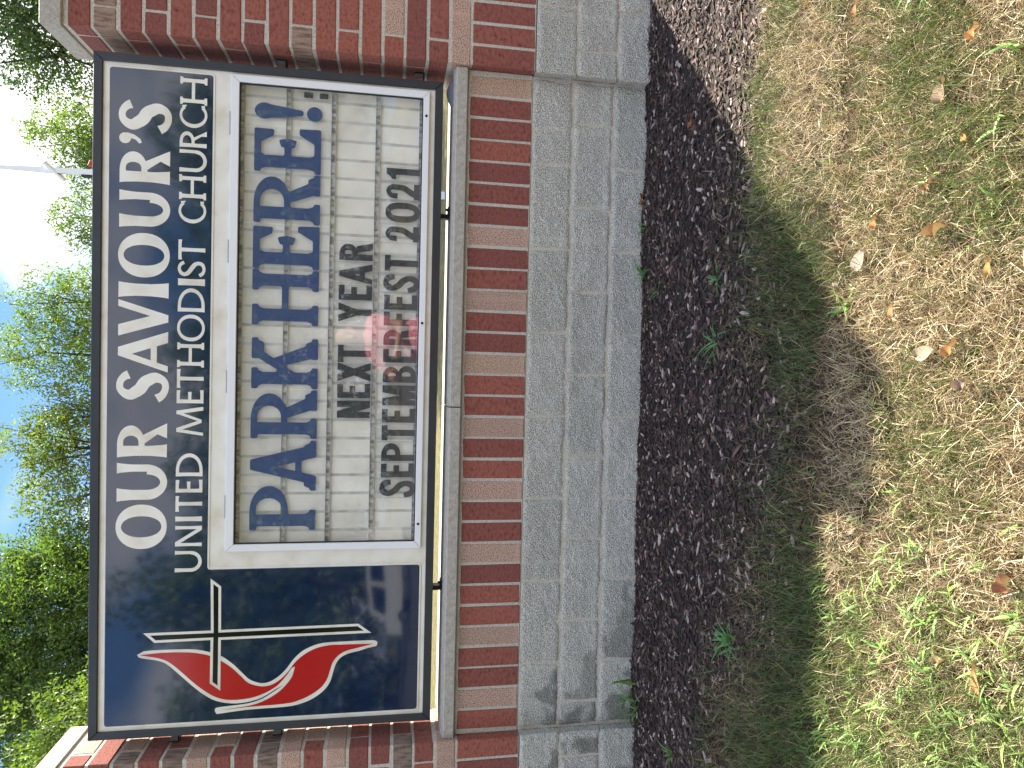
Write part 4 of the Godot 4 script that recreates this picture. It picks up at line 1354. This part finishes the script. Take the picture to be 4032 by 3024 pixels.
func build_trees() -> void:
	var mid := [Color(0.145, 0.21, 0.075), Color(0.185, 0.255, 0.095), Color(0.105, 0.16, 0.06)]
	var lite := [Color(0.18, 0.24, 0.08), Color(0.21, 0.265, 0.095), Color(0.14, 0.20, 0.065)]
	var yel := [Color(0.19, 0.225, 0.065), Color(0.22, 0.25, 0.075), Color(0.145, 0.19, 0.055)]
	var dark := [Color(0.10, 0.16, 0.07), Color(0.135, 0.195, 0.085), Color(0.08, 0.13, 0.055)]
	var g := "trees beyond the lawn behind the sign"
	var sp := [13, 0.15, 0.07, 0.30]
	tree("ash_tree", "big dense ash tree behind the left half of the sign", g, Vector3(-12.6, 0, -27.0), [[Vector3(-12.6, 13.6, -27.0), Vector3(3.6, 4.6, 3.4)], [Vector3(-10.2, 12.6, -26.6), Vector3(2.2, 3.2, 2.4)], [Vector3(-15.0, 13.4, -27.6), Vector3(2.6, 4.2, 2.8)], [Vector3(-12.9, 16.8, -27.2), Vector3(2.6, 2.4, 2.6)], [Vector3(-9.3, 14.0, -27.8), Vector3(1.6, 2.2, 1.7)], [Vector3(-10.6, 16.4, -27.0), Vector3(1.9, 1.9, 1.9)], [Vector3(-15.6, 17.4, -27.2), Vector3(2.4, 2.2, 2.4)]], 19.0, mid, sp, 0.4)
	tree("young_ash_tree", "pale green feathery young tree over the left pier", g, Vector3(-14.0, 0, -21.5), [[Vector3(-14.4, 11.0, -21.5), Vector3(1.9, 2.0, 1.7)], [Vector3(-12.6, 10.4, -21.2), Vector3(1.6, 1.5, 1.5)], [Vector3(-13.6, 12.4, -21.8), Vector3(1.1, 1.2, 1.1)]], 15.0, lite, sp, 0.16)
	tree("ash_tree", "tall tree at the far left, partly behind the left pier cap", g, Vector3(-19.0, 0, -29.0), [[Vector3(-18.6, 13.5, -29.0), Vector3(3.4, 4.4, 3.2)], [Vector3(-20.5, 15.5, -29.0), Vector3(3.0, 3.5, 3.0)]], 13.0, mid, sp, 0.35)
	tree("maple_tree", "yellow-green tree with ragged top left of the blue sky gap", g, Vector3(-5.2, 0, -29.0), [[Vector3(-5.2, 14.8, -29.0), Vector3(1.7, 2.5, 1.9)], [Vector3(-7.3, 13.9, -28.8), Vector3(1.8, 2.5, 1.9)], [Vector3(-3.6, 13.8, -29.2), Vector3(1.4, 2.3, 1.6)], [Vector3(-5.2, 11.4, -29.0), Vector3(3.0, 2.0, 2.4)]], 17.0, yel, sp, 0.26)
	tree("maple_tree", "thin twiggy tree with open branches above the middle of the sign", g, Vector3(-0.6, 0, -30.0), [[Vector3(-1.3, 16.0, -30.0), Vector3(1.9, 2.1, 1.9)], [Vector3(1.0, 15.2, -30.2), Vector3(1.5, 2.2, 1.6)], [Vector3(-0.6, 13.9, -29.8), Vector3(2.8, 1.9, 2.2)], [Vector3(2.0, 13.0, -30.0), Vector3(1.2, 1.5, 1.3)]], 14.0, lite, sp, 0.2)
	tree("linden_tree", "rounded tree immediately left of the white post", g, Vector3(4.6, 0, -33.0), [[Vector3(4.9, 14.2, -33.0), Vector3(1.7, 3.0, 1.9)], [Vector3(3.8, 13.4, -33.0), Vector3(1.3, 2.2, 1.6)]], 20.0, mid, sp, 0.25)
	tree("linden_tree", "sloping leafy tree immediately right of the white post", g, Vector3(7.4, 0, -31.0), [[Vector3(7.2, 13.6, -31.0), Vector3(1.6, 2.2, 1.8)], [Vector3(8.4, 15.0, -31.0), Vector3(1.7, 2.4, 1.8)], [Vector3(8.2, 12.6, -30.0), Vector3(2.4, 1.6, 2.0)]], 18.0, lite, sp, 0.25)
	tree("oak_tree", "large dark tree with heavy limbs above the right pier", g, Vector3(11.4, 0, -25.0), [[Vector3(11.0, 14.0, -25.0), Vector3(3.0, 3.6, 3.0)], [Vector3(9.3, 13.4, -25.2), Vector3(1.7, 2.6, 2.0)], [Vector3(13.4, 14.5, -25.0), Vector3(3.0, 4.0, 3.0)], [Vector3(11.4, 17.2, -25.0), Vector3(3.0, 2.4, 2.6)]], 10.0, dark, sp, 0.42, 0.75)
	# across the road, seen only as reflections in the sign
	var g2 := "trees across the road, mirrored in the sign"
	var big := [12, 0.40, 0.20, 0.65]
	var n := 0
	for p in [[-27.0, 50.0, 17.0, 6.0], [-18.5, 54.0, 19.0, 6.0], [-10.0, 57.0, 18.0, 5.6], [-2.0, 56.0, 18.5, 5.6], [6.5, 54.0, 17.5, 5.6], [15.0, 55.0, 19.0, 6.0], [-13.5, 34.0, 15.5, 2.2]]:
		var label: String = ["wide tree mirrored at the lower left of the emblem field", "tall tree mirrored left of the emblem", "broad tree mirrored behind the flame emblem", "tree mirrored behind the cross", "low tree mirrored in the glass of the message board", "tree mirrored right of the words PARK HERE", "slim young tree mirrored at the top left corner of the navy field"][n]
		n += 1
		var h: float = p[2]
		var r: float = p[3]
		tree("roadside_tree", label, g2, Vector3(p[0], 0, p[1]), [[Vector3(p[0], h * 0.66, p[1]), Vector3(r, h * 0.34, r * 0.8)], [Vector3(p[0] + r * 0.5, h * 0.45, p[1]), Vector3(r * 0.8, h * 0.28, r * 0.7)], [Vector3(p[0] - r * 0.6, h * 0.5, p[1]), Vector3(r * 0.7, h * 0.3, r * 0.7)], [Vector3(p[0], h * 0.17, p[1] + 2.0), Vector3(r * (1.0 if r > 3.0 else 0.3), h * 0.19, r * 0.6)]], 1.7, mid, big, 0.3)

# ---------------------------------------------------------------- other things
func build_post() -> void:
	var at := Vector3(2.69, 0, -14.0)
	var t := thing("white_post", "tall tapering white post with slanted crosspiece behind the sign", "post", at)
	var st := begin()
	var lv := [[0.0, 0.075], [8.7, 0.060], [9.73, 0.036], [12.5, 0.022]]
	for i in 3:
		for k in 4:
			var q := []
			for e in [[i, k], [i, (k + 1) % 4], [i + 1, (k + 1) % 4], [i + 1, k]]:
				var a: float = TAU * (e[1] + 0.5) / 4.0
				var r: float = lv[e[0]][1] * 1.414
				q.append(Vector3(cos(a) * r, lv[e[0]][0], sin(a) * r))
			face(st, q, Vector3(q[0].x + q[1].x, 0, q[0].z + q[1].z))
	part("shaft", done(st), M.post_white, t)
	part("crosspiece", box(Vector3(0.52, 0.055, 0.15), 0.004), M.post_white, t, Vector3(-0.02, 8.63, 0.01), Basis(Vector3.UP, -0.35) * Basis(Vector3.BACK, 0.80))
	part("red_plate", box(Vector3(0.13, 0.30, 0.03), 0.004), M.post_red, t, Vector3(0.17, 7.80, 0.0), Basis(Vector3.BACK, -0.35))
	part("plate_arm", box(Vector3(0.16, 0.03, 0.025), 0.003), M.post_red, t, Vector3(0.10, 7.72, 0.0))
	part("dark_box", box(Vector3(0.05, 0.42, 0.10), 0.004), M.post_black, t, Vector3(-0.085, 7.86, 0.02))

func build_van() -> void:
	var t := thing("parked_van", "white van parked across the road, mirrored in the navy field", "van", Vector3(-11.5, 0.012, 30.0))
	var prof := [Vector2(-2.4, 0.45), Vector2(-2.4, 1.1), Vector2(-1.75, 1.25), Vector2(-1.15, 2.0), Vector2(2.3, 2.05), Vector2(2.4, 1.9), Vector2(2.4, 0.45)]
	part("body", prism(prof, -0.9, 0.9, 0.06), M.van_white, t)
	part("side_window", prism([Vector2(-1.45, 1.28), Vector2(-1.02, 1.85), Vector2(-0.1, 1.87), Vector2(-0.1, 1.28)], -0.905, 0.905, 0.0), M.van_glass, t)
	part("rear_window", prism([Vector2(0.1, 1.28), Vector2(0.1, 1.87), Vector2(2.1, 1.87), Vector2(2.1, 1.28)], -0.905, 0.905, 0.0), M.van_glass, t)
	for x in [-1.5, 1.5]:
		for z in [-0.82, 0.82]:
			var st := begin()
			add_tube(st, [Vector3(0, 0, -0.11), Vector3(0, 0, 0.11)], [0.33, 0.33], 20)
			var w := part("wheel", done(st), M.rubber, t, Vector3(x, 0.33, z))
			var s2 := begin()
			add_tube(s2, [Vector3(0, 0, -0.118), Vector3(0, 0, 0.118)], [0.2, 0.2], 14)
			part("rim", done(s2), M.hub, w)

# ---------------------------------------------------------------- the person whose reflection shows in the message board
# bones: [from, to, radius at from, radius at to]; joined with a smooth minimum k
func field(p: Vector3, bones: Array, k: float) -> float:
	var d := 1e9
	for b in bones:
		var a: Vector3 = b[0]
		var ab: Vector3 = b[1] - a
		var t := clampf((p - a).dot(ab) / maxf(ab.length_squared(), 1e-9), 0.0, 1.0)
		var q := p - (a + ab * t)
		if b.size() > 4:
			q = q * (b[4] as Vector3)
		var e := q.length() - lerpf(b[2], b[3], t)
		var h := maxf(k - absf(d - e), 0.0) / k
		d = minf(d, e) - h * h * k * 0.25
	return d

# surface nets over the cells near the surface
func skin(st: SurfaceTool, bones: Array, k: float, cell: float) -> void:
	var lo := Vector3.ONE * 1e9
	var hi := -lo
	for b in bones:
		for e in 2:
			var r := Vector3.ONE * (maxf(b[2], b[3]) * 1.6 + cell * 3.0)
			lo = lo.min(b[e] - r)
			hi = hi.max(b[e] + r)
	var big := cell * 5.0
	var val := {}
	var blocks := {}
	var n := ((hi - lo) / big).ceil()
	for bi in int(n.x):
		for bj in int(n.y):
			for bk in int(n.z):
				if absf(field(lo + Vector3(bi + 0.5, bj + 0.5, bk + 0.5) * big, bones, k)) < big * 1.25:
					for i in 6:
						for j in 6:
							for l in 6:
								var key := Vector3i(bi * 5 + i, bj * 5 + j, bk * 5 + l)
								if not val.has(key):
									val[key] = field(lo + Vector3(key) * cell, bones, k)
					for i in 5:
						for j in 5:
							for l in 5:
								blocks[Vector3i(bi * 5 + i, bj * 5 + j, bk * 5 + l)] = true
	var at := {}
	var corners := []
	for c in 8:
		corners.append(Vector3i(c & 1, (c >> 1) & 1, (c >> 2) & 1))
	for key in blocks:
		var sum := Vector3.ZERO
		var m := 0
		for c in 8:
			for ax in 3:
				if (c >> ax) & 1:
					continue
				var a: Vector3i = key + corners[c]
				var b: Vector3i = key + corners[c | (1 << ax)]
				var va: float = val[a]
				var vb: float = val[b]
				if (va < 0.0) != (vb < 0.0):
					sum += Vector3(a).lerp(Vector3(b), va / (va - vb))
					m += 1
		if m > 0:
			at[key] = lo + sum / m * cell
	st.set_smooth_group(0)
	for key in at:
		for ax in 3:
			var step := Vector3i.ZERO
			step[ax] = 1
			var o1 := Vector3i.ZERO
			var o2 := Vector3i.ZERO
			o1[(ax + 1) % 3] = 1
			o2[(ax + 2) % 3] = 1
			if not val.has(key + step):
				continue
			var va: float = val[key]
			var vb: float = val[key + step]
			if (va < 0.0) == (vb < 0.0):
				continue
			if at.has(key - o1) and at.has(key - o2) and at.has(key - o1 - o2):
				face(st, [at[key], at[key - o1], at[key - o1 - o2], at[key - o2]], Vector3(step) * (1.0 if va < 0.0 else -1.0))

func build_person() -> void:
	var at := Vector3(-1.15, 0.0, 3.70)
	var t := thing("person", "person in a pink floral dress holding up a phone, mirrored in the message board", "person", at)
	var skin_m := mat(Color(0.66, 0.46, 0.37), 0.5)
	skin_m.subsurf_scatter_enabled = true
	skin_m.subsurf_scatter_strength = 0.1
	var hand_r := Vector3(-0.182, 1.19, -0.268)
	var hand_l := Vector3(-0.308, 1.19, -0.268)
	var body := [
		[Vector3(0, 1.60, -0.03), Vector3(0, 1.685, -0.02), 0.070, 0.082], [Vector3(0, 1.565, -0.055), Vector3(0, 1.58, -0.05), 0.040, 0.05], [Vector3(0, 1.45, 0.0), Vector3(0, 1.58, -0.015), 0.055, 0.05],
		[Vector3(0, 1.625, -0.105), Vector3(0, 1.60, -0.125), 0.010, 0.014],
		[Vector3(-0.083, 1.61, -0.02), Vector3(-0.083, 1.64, -0.015), 0.012, 0.016], [Vector3(0.083, 1.61, -0.02), Vector3(0.083, 1.64, -0.015), 0.012, 0.016],
		[Vector3(-0.14, 1.41, 0), Vector3(0.14, 1.41, 0), 0.07, 0.07], [Vector3(0, 1.38, 0), Vector3(0, 1.12, 0), 0.13, 0.115], [Vector3(-0.07, 0.95, 0.01), Vector3(0.07, 0.95, 0.01), 0.135, 0.135],
		[Vector3(0.175, 1.41, -0.005), Vector3(0.13, 1.155, -0.13), 0.055, 0.042], [Vector3(0.13, 1.155, -0.13), hand_r + Vector3(0.062, -0.002, 0.02), 0.042, 0.027],
		[Vector3(-0.175, 1.41, -0.005), Vector3(-0.40, 1.195, -0.05), 0.055, 0.042], [Vector3(-0.40, 1.195, -0.05), hand_l + Vector3(-0.03, -0.004, 0.06), 0.042, 0.027],
		[Vector3(0.09, 0.92, 0.01), Vector3(0.095, 0.50, -0.015), 0.095, 0.06], [Vector3(0.095, 0.50, -0.015), Vector3(0.1, 0.09, 0.02), 0.058, 0.036], [Vector3(0.1, 0.07, 0.03), Vector3(0.115, 0.03, -0.13), 0.038, 0.03],
		[Vector3(-0.09, 0.92, 0.01), Vector3(-0.095, 0.50, -0.015), 0.095, 0.06], [Vector3(-0.095, 0.50, -0.015), Vector3(-0.1, 0.09, 0.02), 0.058, 0.036], [Vector3(-0.1, 0.07, 0.03), Vector3(-0.115, 0.03, -0.13), 0.038, 0.03]]
	var st := begin()
	skin(st, body, 0.03, 0.013)
	for side in [1.0, -1.0]:
		var w: Vector3 = hand_r if side > 0.0 else hand_l
		var wrist: Vector3 = w + (Vector3(0.062, -0.002, 0.02) if side > 0.0 else Vector3(-0.03, -0.004, 0.06))
		var hand := [[wrist, w + Vector3(side * 0.028, 0.0, 0.004), 0.026, 0.030], [w + Vector3(side * 0.026, -0.028, 0.0), w + Vector3(side * 0.024, 0.026, -0.002), 0.017, 0.017]]
		for f in 4:
			var y := 0.030 - 0.020 * f
			var l: float = [0.9, 1.0, 0.95, 0.75][f]
			var k0 := w + Vector3(side * 0.022, y, -0.014)
			var k1 := k0 + Vector3(-side * 0.010, 0.002, -0.026) * l
			var k2 := k1 + Vector3(-side * 0.026, 0.002, -0.004) * l
			var k3 := k2 + Vector3(-side * 0.018, 0.0, 0.004) * l
			hand += [[k0, k1, 0.0095, 0.009], [k1, k2, 0.009, 0.0083], [k2, k3, 0.0083, 0.0073]]
		var t0 := w + Vector3(side * 0.026, -0.005, 0.018)
		var t1 := t0 + Vector3(-side * 0.022, 0.024, 0.010)
		hand += [[t0, t1, 0.0125, 0.0105], [t1, t1 + Vector3(-side * 0.024, 0.018, -0.006), 0.0105, 0.0085]]
		skin(st, hand, 0.007, 0.004)
	part("body", done(st), skin_m, t)
	var n := noise(0.035, 1, 811, FastNoiseLite.TYPE_CELLULAR)
	var dt := tex(n, [0.0, 0.18, 0.22, 0.42, 0.48, 1.0], [Color(0.86, 0.55, 0.62), Color(0.90, 0.72, 0.76), Color(0.72, 0.10, 0.22), Color(0.76, 0.13, 0.25), Color(0.90, 0.70, 0.74), Color(0.74, 0.12, 0.24)], 256)
	var dm := rough_mat(dt, null, Vector3(3.0, 3.0, 3.0), 0.8)
	var dress := [[Vector3(-0.13, 1.395, 0.0), Vector3(0.13, 1.395, 0.0), 0.082, 0.082], [Vector3(0, 1.37, -0.01), Vector3(0, 1.12, 0), 0.148, 0.13], [Vector3(-0.06, 1.30, -0.05), Vector3(0.06, 1.30, -0.05), 0.10, 0.10],
		[Vector3(0.165, 1.405, -0.005), Vector3(0.155, 1.29, -0.065), 0.072, 0.066], [Vector3(-0.165, 1.405, -0.005), Vector3(-0.275, 1.315, -0.025), 0.072, 0.066],
		[Vector3(-0.06, 0.96, 0.01), Vector3(0.06, 0.96, 0.01), 0.165, 0.165], [Vector3(0, 0.95, 0), Vector3(0, 0.55, 0), 0.19, 0.26]]
	var sd := begin()
	skin(sd, dress, 0.05, 0.018)
	part("dress", done(sd), dm, t)
	var hair := [[Vector3(0, 1.70, 0.02), Vector3(0, 1.68, 0.03), 0.092, 0.09], [Vector3(-0.07, 1.66, 0.03), Vector3(-0.085, 1.46, 0.04), 0.05, 0.035], [Vector3(0.07, 1.66, 0.03), Vector3(0.085, 1.46, 0.04), 0.05, 0.035], [Vector3(0, 1.66, 0.06), Vector3(0, 1.46, 0.07), 0.07, 0.05]]
	var sh := begin()
	skin(sh, hair, 0.03, 0.012)
	part("hair", done(sh), mat(Color(0.17, 0.11, 0.08), 0.45), t)
	for s in [-1, 1]:
		var e := SphereMesh.new()
		e.radius = 0.012
		e.height = 0.016
		e.radial_segments = 12
		e.rings = 6
		part("eye", e, mat(Color(0.12, 0.09, 0.08), 0.2), t, Vector3(s * 0.032, 1.645, -0.098))
	part("mouth", box(Vector3(0.045, 0.012, 0.012), 0.004), mat(Color(0.55, 0.25, 0.24), 0.4), t, Vector3(0, 1.566, -0.098))
	single("phone", box(Vector3(0.076, 0.155, 0.009), 0.003), mat(Color(0.04, 0.04, 0.05), 0.2), "dark phone held up in both hands by the person in the pink dress", "phone", Vector3(-1.395, 1.213, 3.4195))

# ---------------------------------------------------------------- sky: blue with bright broken cloud
func sky_image() -> ImageTexture:
	var w := 1024
	var h := 512
	var im := Image.create(w, h, false, Image.FORMAT_RGBF)
	var n := noise(1.25, 5, 730)
	var n2 := noise(0.55, 2, 731)
	for j in h:
		var el := PI * (0.5 - (j + 0.5) / h)
		var y := sin(el)
		var up := maxf(y, 0.0)
		var blue := Color(0.36, 0.56, 0.82).lerp(Color(0.075, 0.22, 0.56), pow(clampf(up * 1.25, 0.0, 1.0), 0.55))
		for i in w:
			var a := TAU * ((i + 0.5) / w - 0.5)
			var d := Vector3(-sin(a) * cos(el), y, cos(a) * cos(el))
			var c := blue
			if y > 0.0:
				var s := Vector3(d.x, d.y * 1.8, d.z) * (1.0 / (0.35 + up))
				var v := n.get_noise_3d(s.x, s.y, s.z) * 0.75 + n2.get_noise_3d(d.x * 2.0, d.y * 2.0, d.z * 2.0) * 0.7
				v += 0.17
				var k := smoothstep(0.0, 0.34, v)
				var core := smoothstep(0.3, 0.75, v)
				c = c.lerp(Color(1.05, 1.05, 1.06).lerp(Color(0.72, 0.75, 0.80), core * 0.7), k * 0.95)
			im.set_pixel(i, j, c)
	return ImageTexture.create_from_image(im)

func _ready() -> void:
	# camera: a phone held upright and turned a quarter, so the picture lies on its side
	var cam := Camera3D.new()
	cam.name = "camera"
	add_child(cam)
	var pit := 0.17243
	var yaw := 0.02657
	var rol := 0.0194
	var to_cam := Basis(Vector3.BACK, -rol) * Basis(Vector3.RIGHT, pit) * Basis(Vector3.UP, -yaw)
	var b := to_cam.transposed()
	cam.transform = Transform3D(Basis(-b.y, b.x, b.z), CAM_AT)
	cam.fov = rad_to_deg(2.0 * atan(1512.0 / 2800.0))
	cam.near = 0.02
	cam.far = 800.0
	cam.current = true
	var env := Environment.new()
	env.background_mode = Environment.BG_SKY
	var sky := Sky.new()
	var pano := PanoramaSkyMaterial.new()
	pano.panorama = sky_image()
	sky.sky_material = pano
	env.sky = sky
	env.background_energy_multiplier = 0.45
	env.tonemap_mode = Environment.TONE_MAPPER_LINEAR
	env.tonemap_exposure = 4.7
	env.sdfgi_enabled = true
	env.ssao_enabled = true
	env.ssil_enabled = true
	var we := WorldEnvironment.new()
	we.name = "world_environment"
	we.environment = env
	add_child(we)
	var sun := DirectionalLight3D.new()
	sun.name = "sun"
	sun.light_energy = 1.6
	sun.light_color = Color(1.0, 0.955, 0.88)
	sun.light_angular_distance = 0.53
	sun.shadow_enabled = true
	sun.basis = Basis.looking_at(-SUN_FROM.normalized(), Vector3.UP)
	add_child(sun)
	rng.seed = 20200901
	make_materials()
	build_ground()
	build_wall()
	build_pier(1, "mostly red brick pier at the right end of the sign, wholly in shade", "ttrrrrrtrrrrrrfrrrrrrrrrrrrrrrffrr")
	build_pier(-1, "mixed red and tan brick pier at the left end, sunlit under its cap", "ttrrfrrfrrttrttrffrrrttrfrrtftrfrt")
	build_sign()
	build_trees()
	build_grass()
	build_litter()
	build_post()
	build_van()
	build_person()
